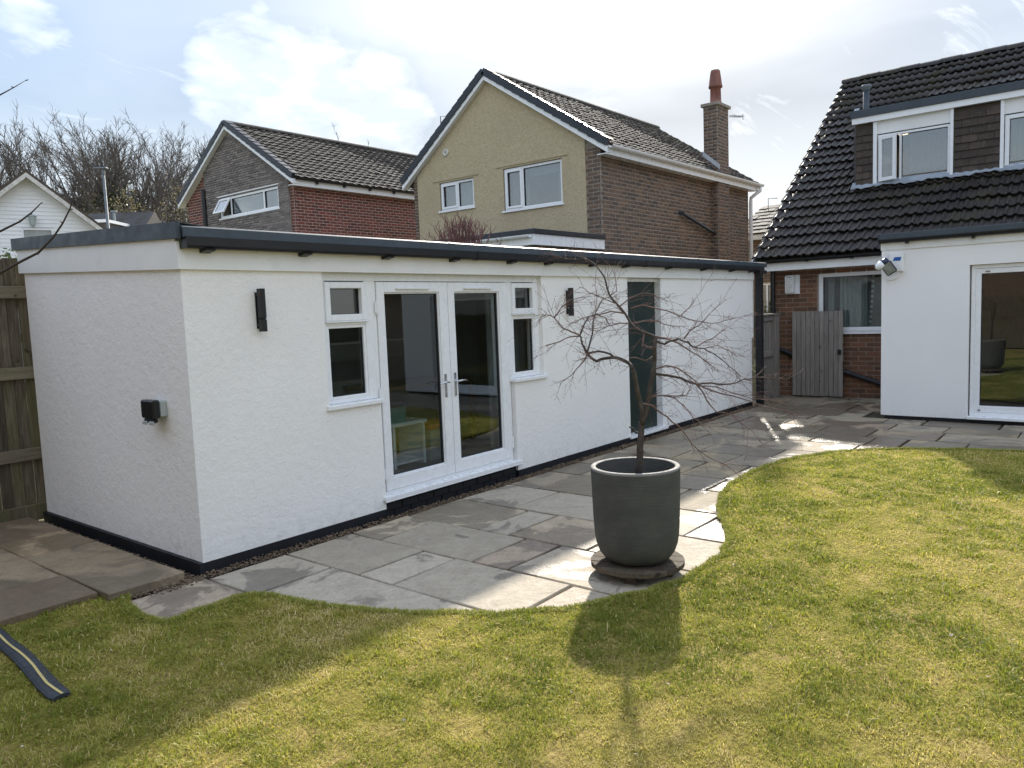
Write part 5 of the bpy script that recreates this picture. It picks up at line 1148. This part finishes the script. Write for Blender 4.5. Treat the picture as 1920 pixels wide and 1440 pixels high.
# ------------------------------------------------------------------ things seen inside the garden room
def interior():
    t = thing('storage_unit', 'low white storage unit behind the left French door', 'storage unit', (3.2, 1.5, .1))
    for x in (2.75, 3.25, 3.75): MB().box(x-.02, x+.02, 1.3, 1.75, .1, .62).build('upright', MAT['upvc'], t)
    MB().box(2.7, 3.8, 1.28, 1.77, .62, .66).build('top', MAT['upvc'], t); MB().box(2.77, 3.73, 1.31, 1.74, .14, .17).build('shelf', MAT['upvc'], t)
    t = thing('storage_box', 'teal storage box on the white unit inside the garden room', 'box', (3.3, 1.5, .66)); MB().box(3.08, 3.5, 1.33, 1.68, .66, .86).build('tub', MAT['teal_box'], t, .01); MB().box(3.06, 3.52, 1.31, 1.70, .86, .885).build('lid', MAT['navy_plastic'], t, .008)
    t = thing('lamp_shade', 'white cylinder standing on the storage unit indoors', 'lampshade', (2.9, 1.6, .66)); MB().lathe((2.9, 1.58), [(.0, .665), (.13, .665), (.15, .67), (.14, .98), (.13, .98), (.13, .7)], 28).build('shade', MAT['upvc'], t, 0, True); MB().lathe((2.9, 1.58), [(.125, .97), (0, .972)], 24).build('top_disc', MAT['inner_wall'], t)
    t = thing('orange_crate', 'orange lidded crate on the floor inside the garden room', 'crate', (4.1, 1.5, .1)); MB().box(3.86, 4.35, 1.3, 1.7, .1, .5).build('crate', MAT['curtain'], t, .01); MB().box(3.84, 4.37, 1.28, 1.72, .5, .57).build('lid', MAT['orange'], t, .01)
    t = thing('desk', 'oak desk along the back inside the garden room', 'desk', (4.6, 2.2, .1)); MB().box(3.7, 5.5, 1.95, 2.75, .98, 1.03).build('desk_top', MAT['oak'], t, .005)
    for x, y in ((3.75, 2.0), (5.45, 2.0), (3.75, 2.7), (5.45, 2.7)): MB().box(x-.03, x+.03, y-.03, y+.03, .1, .98).build('leg', MAT['oak'], t)
    t = thing('roller_curtain', 'grey curtain hanging behind the right side window of the garden room', 'curtain', (4.5, .5, 1.2)); F = faceY(0.); curtain(t, F, 4.12, 4.9, .3, 2.3, -.5, MAT['curtain'], 6, .04); MB().tube([(4.0, .5, 2.31), (5.0, .5, 2.31)], .012, 8).build('rail', MAT['chrome'], t)
    t = thing('long_shelf', 'long white shelf on the back wall inside the garden room', 'shelf', (2.6, 2.6, 1.4)); MB().box(.6, 4.6, 2.5, 2.81, 1.40, 1.62).build('shelf_box', MAT['curtain'], t); MB().box(.6, 4.6, 2.48, 2.81, 1.62, 1.65).build('shelf_top', MAT['upvc'], t)
interior()
# ------------------------------------------------------------------ far houses, street lamp
def placed_thing(name, label, cat, px, D, rot, group=None):
    p = at(px, 600, D=D); o = bpy.data.objects.new(name, None); COL.objects.link(o); o.location = (p[0], p[1], -.05); o.rotation_euler = (0, 0, rot); WM[o.name] = Matrix.Identity(4)
    return tag(o, label, cat, group), p
def zpx(px, py, D): return at(px, py, D=D)[2]+.05
def white_house():
    rot = math.atan2(CR[1], CR[0])+R(31); D = 30.
    h, p = placed_thing('clad_house', 'white weatherboarded gable house far left behind the garden room', 'house', 75, D, rot)
    za = zpx(75, 336, D); hw = 4.6; ze = za-hw*.83; F = faceY(0.)
    c = MB(); c.prism([(-hw, .03, 0), (hw, .03, 0), (hw, .03, ze), (0, .03, za), (-hw, .03, ze)], (0, 6, 0)); wl = c.build('wall', MAT['clad'], h)
    z = 2.2; bh = .15; wx0, wx1, wz1 = -.32, .72, zpx(75, 430, D)
    while z < za-.05:
        zt = min(z+bh, za-.01); k0 = hw*(za-z)/(za-ze) if z > ze else hw; k1 = hw*(za-zt)/(za-ze) if zt > ze else hw
        for a0, a1, b0, b1 in (((-k0, wx0, -k1, wx0), (wx1, k0, wx1, k1)) if z < wz1 else ((-k0, k0, -k1, k1),)):
            b = MB(); b.add([(a0, -.022, z), (a1, -.022, z), (b1, .0, zt), (b0, .0, zt), (a0, .03, z), (a1, .03, z), (b1, .03, zt), (b0, .03, zt)], [(0,1,2,3),(4,5,1,0),(0,3,7,4),(2,1,5,6)]); b.build('weatherboard', MAT['clad'], wl)
        z += bh
    r = MB()
    for s in (-1, 1): r.prism([(s*(hw+.5), -.45, ze-.42), (0, -.45, za+.10), (0, -.45, za+.22), (s*(hw+.5), -.45, ze-.28)], (0, 6.9, 0))
    r.build('roof', MAT['tile_hung'], h); v = MB()
    for s in (-1, 1):
        v.prism([(s*(hw+.5), -.47, ze-.60), (0, -.47, za-.08), (0, -.47, za+.10), (s*(hw+.5), -.47, ze-.40)], (0, .04, 0)); v.prism([(s*(hw+.45), -.43, ze-.56), (0, -.43, za-.06), (0, -.43, za-.02), (s*(hw+.45), -.43, ze-.52)], (0, .45, 0))
    v.build('barge_board', MAT['old_white'], h)
    w = MB(); F.ring(w, wx0, wx1, wz1-1.3, wz1, .06, -.02, .05); wn = w.build('window', MAT['upvc'], h); w = MB(); F.box(w, wx0+.06, wx1-.06, wz1-1.24, wz1-.06, -.005, .0); w.build('pane', MAT['glass_far'], wn); curtain(wn, F, wx0+.06, wx1-.06, wz1-1.24, wz1-.06, .012, MAT['curtain'], 12, .008, 'blind')
    zc = zpx(103, 360, D); c = MB(); c.box(.45, 1.05, 3.0, 3.6, zc-1, zc+.35); ch = c.build('chimney', MAT['terracotta'], h); c = MB(); c.box(.40, 1.10, 2.95, 3.65, zc+.35, zc+.42); c.box(.55, .95, 3.1, 3.5, zc+.42, zc+.62); c.build('chimney_cap', MAT['galv'], ch)
    zl = zpx(77, 418, D); l = tag(bpy.data.objects.new('wall_lantern', None), 'small white lantern on the weatherboarded gable', 'lantern'); COL.objects.link(l); l.matrix_world = Matrix.Translation((p[0], p[1], -.05)) @ Matrix.Rotation(rot, 4, 'Z'); l.location = (p[0], p[1], -.05); l.rotation_euler = (0, 0, rot); WM[l.name] = Matrix.Identity(4)
    m = MB(); m.box(.0, .12, -.05, -.0225, zl-.1, zl+.28); m.build('bracket', MAT['upvc'], l); m = MB(); m.lathe((.06, -.2), [(.0, zl+.3), (.16, zl+.22), (.16, zl+.18), (.14, zl+.17), (.09, zl-.12), (.05, zl-.2), (0, zl-.22)], 6); m.build('lantern_body', MAT['grey_plastic'], l); m = MB(); m.tube([(.06, -.05, zl+.22), (.06, -.2, zl+.30)], .02, 6); m.build('arm', MAT['upvc'], l)
white_house()
def dark_house():
    rot = math.atan2(CR[1], CR[0]); D = 41.
    h, p = placed_thing('dark_roof_house', 'distant low house with dark roof and white dormer fascia', 'house', 190, D, rot)
    zr = zpx(190, 387, D); ze = zr-2.2; c = MB(); c.box(-3, 2.4, .3, 6, 0, ze); c.build('wall', MAT['mortar_dark'], h)
    r = MB(); r.prism([(-3.3, -.1, ze-.2), (-3.3, 3.1, zr), (-3.3, 6.3, ze-.2)], (5.2, 0, 0)); r.build('roof', MAT['tile_own'], h)
    zf = zpx(190, 420, D); f = MB(); f.box(-1.4, 1.05, -.6, 1.8, zf-.05, zf+.10); f.build('dormer_fascia', MAT['upvc'], h); f = MB(); f.box(-1.3, .95, -.4, 2.4, zf-1.0, zf-.05); f.build('dormer', MAT['inner_dark'], h)
    for x in (-.6, .2): MB().box(x-.3, x+.3, -.43, -.4, zf-.8, zf-.15).build('window', MAT['glass_far'], h)
    zc = zpx(212, 402, D); MB().box(.58, .68, 1.0, 1.1, zc-1.0, zc+.2).build('vent_pipe', MAT['galv'], h); MB().box(.5, .78, .95, 1.15, zc+.2, zc+.28).build('vent_cap', MAT['galv'], h)
dark_house()
def far_house():
    X0 = 25.; F = faceX(X0); q = lambda px, py: at(px, py, X=X0)
    h = thing('slate_roof_house', 'distant slate roofed house with chimney between the two near houses', 'house', (X0+3, q(1420, 500)[1], 0))
    yl, yr = q(1385, 500)[1], q(1500, 500)[1]; ze = q(1420, 436)[2]; zr = q(1412, 404)[2]+.6; u0, u1 = -yl, -yr
    H = (-q(1424, 540)[1], -q(1452, 540)[1], q(1440, 592)[2]-.5, q(1440, 531)[2])
    c = MB(); wall_with_holes(c, F, u0, u1, -.05, ze, [H], -.3, 0); c.box(X0+.3, X0+5, yr, yl, -.05, ze-.1); wl = c.build('wall', MAT['mortar_dark'], h)
    B = Bricks(.092, .28, MAT['brick_brown'], .012, .008); B.wall(F, .3, ze-.05, lambda z: [(u0, H[0]-.02), (H[1]+.02, u1)] if H[2]-.1 < z < H[3]+.1 else [(u0, u1)], wl); B.finish(120)
    r = MB(); r.prism([(X0-.3, yl+.2, ze-.1), (X0+3.0, yl+.2, zr), (X0+6, yl+.2, ze-.1)], (0, yr-yl-.4, 0)); rf = r.build('roof', MAT['tile_far'], h)
    sl = Vector((3.3, 0, zr-ze+.1)); L = sl.length; sl.normalize(); tiles(rf, (X0-.33, yl+.2, ze-.06), (0, -1, 0), sl, 12, 8, .36, L/8, MAT['tile_far'], [(0, 0), (.5, .004), (1, 0)], None, 96)
    f = MB(); F.box(f, u0-.1, u1, ze-.28, ze-.08, .1, .28); f.build('fascia', MAT['old_white'], h)
    w = window(h, F, H[0], H[1], H[2], H[3], ((H[0]+H[1])/2,), .07, -.02, 'glass_far', .06)
    c0 = q(1434, 392); cs = MB(); cs.box(X0+1.6, X0+2.2, c0[1]-.18, c0[1]+.18, ze, c0[2]+.0); ck = cs.build('chimney', MAT['brick_brown'], h)
    for dy in (-.08, .09): cs = MB(); cs.lathe((X0+1.9, c0[1]+dy), [(.08, c0[2]-.02), (.085, c0[2]+.1), (.06, c0[2]+.28), (.05, c0[2]+.28)], 10); cs.build('chimney_pot', MAT['terracotta'], ck)
    a = q(1440.5, 395); b = q(1440.5, 372); d = q(1458, 371.5); ae = MB(); ae.tube([a, b, d], .015, 4); ae.build('aerial', MAT['galv'], h)
    # shrub by that window
    s = q(1436, 585); return s
SH = far_house()
def street_lamp():
    D = 34.; p = at(203, 430, D=D); t = thing('street_lamp', 'tall grey street lamp post beyond the garden room roof', 'street lamp', (p[0], p[1], 0)); zt = at(192.5, 318, D=D)[2]
    m = MB(); m.tube([(p[0], p[1], -.05), (p[0], p[1], 1.4), (p[0], p[1], 1.45), (p[0], p[1], zt-.2)], [.13, .13, .085, .055], 12); m.build('post', MAT['galv'], t, 0, True)
    u = Vector((CR[0], CR[1], 0)).normalized(); m = MB(); c = Vector((p[0], p[1], zt)); m.obox(c-u*.10, u*.30, Vector((0, 0, 1)).cross(u)*.14, (0, 0, .045)); m.build('lamp_head', MAT['galv'], t, .04); m = MB(); m.tube([c-Vector((0, 0, .25)), c], .075, 10); m.build('collar', MAT['galv'], t)
street_lamp()
# ------------------------------------------------------------------ bare trees
def grow(mb, rr, p, d, L, r, lev, maxlev, spread, leaf=None):
    """a fan-crowned bare tree: a short trunk that splits into steep limbs, then ever finer twigs"""
    n = 4 if lev < 3 else 3; pts = [p]; dd = d.normalized(); wob = (.05, .12, .18, .24, .3)[lev]
    for i in range(n):
        dd = (dd + Vector((rr.gauss(0, wob), rr.gauss(0, wob), rr.gauss(.05 if lev else 0, .06)))).normalized(); pts.append(pts[-1]+dd*(L/n))
    r1 = r*(.72 if lev == 0 else .42); mb.tube(pts, [r+(r1-r)*i/n for i in range(n+1)], 6 if lev == 0 else 5 if lev == 1 else 3, False)
    if lev == maxlev:
        if leaf is not None: leaf += pts[1:]
        return pts
    k = (rr.randint(7, 9), rr.randint(7, 9), rr.randint(6, 8), rr.randint(5, 6))[lev]
    for i in range(k):
        f = rr.uniform(.55, 1.) if lev == 0 else 1-.85*rr.random()**1.3; x = f*n; j = min(int(x), n-1); q = pts[j].lerp(pts[j+1], x-j); v = (pts[j+1]-pts[j]).normalized()
        o = Vector((rr.gauss(0, 1), rr.gauss(0, 1), rr.gauss(0, .35))); o = (o-v*o.dot(v)).normalized()
        ln = L*(rr.uniform(1.35, 1.9) if lev == 0 else rr.uniform(.34, .56)*(1.15-.35*f))
        grow(mb, rr, q, v+o*spread*rr.uniform(.35, .95)*(.62 if lev == 0 else 1.), ln, max(r*(rr.uniform(.40, .55) if lev == 0 else rr.uniform(.30, .45)), .0155), lev+1, maxlev, spread, leaf)
    return pts
def leaf_cloud(name, pts, mat, parent, n, size, jitter):
    pts = np.array([list(p) for p in pts]); idx = RNG.integers(0, len(pts), n); c = pts[idx]+RNG.normal(0, jitter, (n, 3)); a = RNG.normal(0, 1, (n, 3)); a /= np.linalg.norm(a, axis=1)[:, None]; b = RNG.normal(0, 1, (n, 3)); b -= a*(a*b).sum(1)[:, None]; b /= np.linalg.norm(b, axis=1)[:, None]
    s = RNG.uniform(.6, 1.3, n)[:, None]*size; V = np.stack([c-a*s, c-b*s*.55, c+a*s, c+b*s*.55], 1).reshape(-1, 3); F = np.arange(4*n).reshape(-1, 4)
    me = fast_mesh(name, V, F, {'rnd': ('FACE', RNG.random(n))}); return link(name, me, mat, parent)
def bare_trees():
    spec = [(8, 222, 50, .75, 0, 'bare tree at the far left edge of the frame'), (52, 258, 60, .6, 0, 'slim bare tree behind the white weatherboarded house'), (112, 232, 54, .85, 0, 'broad dense bare tree right of the white gable'),
            (168, 300, 56, .5, 2, 'ivy clad bare tree just left of the street lamp'), (212, 262, 60, .65, 1, 'bare tree directly behind the street lamp head'), (140, 268, 63, .7, 0, 'bare tree between the white gable and the street lamp, far back'), (275, 240, 66, .7, 0, 'grey bare tree at the back, just left of the tallest one'), (248, 258, 52, .6, 2, 'bare tree with ivy covered trunk right of the street lamp'),
            (300, 214, 55, .85, 0, 'tallest bare tree left of the red brick house'), (342, 236, 62, .7, 0, 'bare tree behind the left edge of the red brick house'), (392, 262, 58, .7, 0, 'bare tree partly hidden by the red brick house verge'), (622, 272, 80, .4, 0, 'bare tree top showing over the red brick house roof')]
    for k, (px, ty, D, sp, ivy, lab) in enumerate(spec):
        rr = random.Random(40+k); b = at(px, 600, D=D); H = (at(px, ty, D=D)[2]+.1)*.97; t = thing('bare_tree', lab, 'tree', (b[0], b[1], -.05), 'bare trees behind the houses')
        mb = MB(); leaf = []; grow(mb, rr, Vector((b[0], b[1], -.1)), Vector((0, 0, 1)), H*.30, H*.016, 0, 4, sp, leaf)
        zs = sorted(v[2] for v in mb.v)[int(len(mb.v)*.992)]; sc = H/zs; mb.v = [(b[0]+(x-b[0])*sc**.5, b[1]+(y-b[1])*sc**.5, z*sc) for x, y, z in mb.v]
        nt = 5*6
        fi = [f for f in mb.f]; tr = MB(); tr.v = mb.v[:nt]; tr.f = [f for f in fi if max(f) < nt]; tr.build('trunk', MAT['far_bark'], t, 0, True)
        o = mb.build('crown', MAT['far_bark'], t)
        if ivy:
            ip = [Vector((b[0]+rr.gauss(0, .25), b[1]+rr.gauss(0, .25), H*(.72 if ivy == 2 else .45)*rr.random()**.8)) for _ in range(220)]; leaf_cloud('ivy', ip, MAT['ivy'], t, 7000 if ivy == 2 else 2500, .15, .5 if ivy == 2 else .32)
    # yellow-green catkin bush
    for k, (px, ty, D, lab, sp) in enumerate(((272, 372, 49, 'yellow green catkin bush in front of the bare trees', .9), (325, 352, 50, 'yellow green catkin tree beside the red brick house', .9))):
        rr = random.Random(90+k); b = at(px, 600, D=D); H = at(px, ty, D=D)[2]; t = thing('catkin_bush', lab, 'bush', (b[0], b[1], -.05), 'catkin bushes'); mb = MB(); leaf = []
        for q in range(3): grow(mb, rr, Vector((b[0]+rr.gauss(0, .5), b[1]+rr.gauss(0, .5), -.1)), Vector((rr.gauss(0, .2), rr.gauss(0, .2), 1)), H*.8, .10, 1, 4, sp, leaf)
        mb.build('branches', MAT['far_bark'], t); leaf_cloud('catkins', leaf, MAT['catkin'], t, 4200, .06, .22)
    # understorey that closes the view low down between the trunks
    pts = []
    for px in range(-40, 420, 6):
        for _ in range(14): D = random.uniform(58, 66); p = at(px+random.uniform(-4, 4), 600, D=D); pts.append((p[0], p[1], random.uniform(.3, 3.2+2.6*vnoise(px, 0, .03, 9))))
    o = leaf_cloud('thicket', pts, MAT['far_bark'], None, 12000, .15, .5); tag(o, 'brown winter thicket filling the gaps under the distant trees', 'thicket', kind='stuff')
bare_trees()
def shrubs():
    rr = random.Random(12); b = at(862, 470, Y=3.5); t = thing('red_twig_shrub', 'bare reddish shrub rising above the garden room roof', 'shrub', (b[0], 3.5, 0)); mb = MB()
    for k in range(95):
        px = rr.gauss(862, 34); ty = 400+abs(px-868)*.42+rr.uniform(0, 26); e = Vector(at(px, ty, Y=3.45+rr.uniform(-.15, .2))); s = Vector((b[0]+rr.gauss(0, .25)+(e.x-b[0])*.45, 3.45+rr.gauss(0, .08), 2.6)); m = s.lerp(e, .5)+Vector((rr.gauss(0, .05), rr.gauss(0, .04), .03)); mb.tube([s, m, e], [.012, .008, .004], 4, False)
        for _ in range(4): f = rr.uniform(.3, 1); q = s.lerp(e, f); mb.tube([q, q+Vector((rr.gauss(0, .09), rr.gauss(0, .06), rr.uniform(.04, .2)))], [.006, .003], 3, False)
    mb.build('twigs', MAT['red_twig'], t); st = MB()
    for k in range(5): st.tube([(b[0]+rr.gauss(0, .1), 3.45, 0), (b[0]+rr.gauss(0, .3), 3.45+rr.gauss(0, .06), 2.7)], [.03, .02], 6)
    st.build('stems', MAT['far_bark'], t)
    p = at(6, 474, Y=4.2); t = thing('evergreen_bush', 'evergreen bush top peeping over the left fence', 'bush', (p[0]-.3, 4.3, 0)); pts = [(p[0]-.55+rr.gauss(0, .42), 4.3+rr.gauss(0, .25), p[2]-.35+min(rr.gauss(0, .22), .28)) for _ in range(300)]
    leaf_cloud('foliage', pts, MAT['hedge_leaf'], t, 5000, .035, .07); st = MB(); st.tube([(p[0]-.5, 4.3, 0), (p[0]-.5, 4.3, p[2]-.3)], [.05, .03], 6); st.build('stem', MAT['bark'], t)
    s = SH; t = thing('window_shrub', 'pale leafy shrub in the passage behind the fence panel', 'shrub', (s[0]-.5, s[1], 0)); pts = [(s[0]-.5+rr.gauss(0, .15), s[1]+rr.gauss(0, .22), s[2]-.35+rr.gauss(0, .28)) for _ in range(200)]
    leaf_cloud('foliage', pts, MAT['hedge_leaf'], t, 1500, .045, .08); st = MB(); st.tube([(s[0]-.5, s[1], 0), (s[0]-.5, s[1], s[2]-.3)], [.05, .03], 6); st.build('stem', MAT['bark'], t)
shrubs()
def near_tree():
    D = 3.2; b = at(-330, 700, D=3.4); t = thing('overhanging_tree', 'bare tree off the left edge whose twigs reach into the frame', 'tree', (b[0], b[1], 0))
    q3 = [at(-330, y, D=3.4) for y in (640, 600, 560, 430)]; m = MB(); m.tube([(q3[0][0], q3[0][1], -.02), (q3[0][0]+.02, q3[0][1]-.01, .7), (q3[0][0]-.01, q3[0][1]+.01, 1.4)] + [tuple(q) for q in q3], [.055, .045, .038, .032, .029, .026, .016], 10); m.build('trunk', MAT['bark'], t, 0, True)
    rr = random.Random(21)
    for k in range(9):
        s0 = Vector(q3[k % 4])+Vector((0, 0, rr.uniform(-.1, .05))); e = s0-Vector(CR)*rr.uniform(.2, 1.0)+Vector((rr.gauss(0, .2), rr.gauss(0, .2), rr.uniform(.2, .9))); q = MB(); q.tube([s0, s0.lerp(e, .4)+Vector((0, 0, .08)), e], [.012, .008, .002], 6)
        for _ in range(5): p = s0.lerp(e, rr.uniform(.3, .95)); q.tube([p, p-Vector(CR)*rr.uniform(.0, .15)+Vector((rr.gauss(0, .12), rr.gauss(0, .12), rr.uniform(.05, .25)))], [.004, .0015], 5)
        q.build('branch', MAT['bark'], t, 0, True)
    for k, (pp, r0, r1) in enumerate((([(-330, 640), (-180, 590), (-70, 545), (0, 512), (40, 490), (72, 474), (100, 445), (118, 418), (131, 392), (138, 370), (143, 352)], .011, .0018), ([(-330, 600), (-150, 500), (-60, 455), (0, 434), (38, 415), (60, 398), (72, 386), (77, 381)], .010, .0015), ([(-330, 560), (-180, 320), (-80, 230), (-20, 190), (0, 178), (26, 164), (48, 151)], .010, .0009))):
        pts = [Vector(at(x, y, D=3.4-.25*i/len(pp)+.02*math.sin(i*2.1))) for i, (x, y) in enumerate(pp)]; n = len(pts); q = MB(); q.tube(pts, [r0+(r1-r0)*(i/(n-1))**.6 for i in range(n)], 7)
        for i in range(3, n):
            e = Vector((random.gauss(0, 1), random.gauss(0, 1), random.gauss(0, 1))).normalized()*.012; q.tube([pts[i], pts[i]+e], [.004*(1-.4*k/2), .0015], 5)
        q.build('branch', MAT['twig_dark'], t, 0, True)
near_tree()
# ------------------------------------------------------------------ plot boundary behind and beside the camera
def boundary():
    for k, (x0, y0, x1, y1, lab) in enumerate(((-7.3, 3.2, -7.3, -13, 'boarded boundary fence along the left side of the lawn'), (-7.3, -13, 13, -13, 'boarded boundary fence across the end of the lawn behind the camera'))):
        t = thing('boundary_fence', lab, 'fence', ((x0+x1)/2, (y0+y1)/2, 0)); L = math.hypot(x1-x0, y1-y0); n = int(L/1.83)
        for i in range(n):
            a = Vector((x0+(x1-x0)*i/n, y0+(y1-y0)*i/n, 0)); b = Vector((x0+(x1-x0)*(i+1)/n, y0+(y1-y0)*(i+1)/n, 0)); u = (b-a); l = u.length; u.normalize(); nn = Vector((-u.y, u.x, 0)); m = MB()
            for j in range(14): m.obox(a+u*(l*(j+.5)/14)+Vector((0, 0, .95)), u*(l/29), nn*.01, (0, 0, .9))
            m.build('fence_bay', MAT['fence_wood'], t); m = MB(); m.obox(a+Vector((0, 0, .98)), u*.05, nn*.05, (0, 0, 1.0)); m.build('post', MAT['fence_wood'], t)
boundary()
def left_house():
    h = thing('left_neighbour_house', 'brown brick neighbour house beyond the left boundary, seen only as a reflection', 'house', (-11.5, -3, 0)); c = MB(); c.box(-15.5, -8.2, -9, 5.5, -.05, 5.2); c.prism([(-15.5, -9, 5.2), (-8.2, -9, 5.2), (-11.85, -9, 7.9)], (0, 14.5, 0)); c.build('wall', MAT['brick_brown'], h)
    r = MB(); r.prism([(-7.9, -9.3, 5.0), (-11.85, -9.3, 7.95), (-11.85, -9.3, 8.1), (-7.8, -9.3, 5.12)], (0, 15.1, 0)); r.prism([(-15.8, -9.3, 5.0), (-11.85, -9.3, 7.95), (-11.85, -9.3, 8.1), (-15.9, -9.3, 5.12)], (0, 15.1, 0)); r.build('roof', MAT['tile_far'], h)
    F = Fr((-8.2, 0, 0), (0, 1, 0), (1, 0, 0))
    for u0, u1, z0, z1 in ((-6, -4.4, 3.2, 4.4), (-1, 1, 3.2, 4.4), (-6, -4, .9, 2.2)):
        w = MB(); F.ring(w, u0, u1, z0, z1, .07, 0, .05); wn = w.build('window', MAT['upvc'], h); p = MB(); F.box(p, u0+.07, u1-.07, z0+.07, z1-.07, .01, .016); p.build('pane', MAT['gasket'], wn)
left_house()
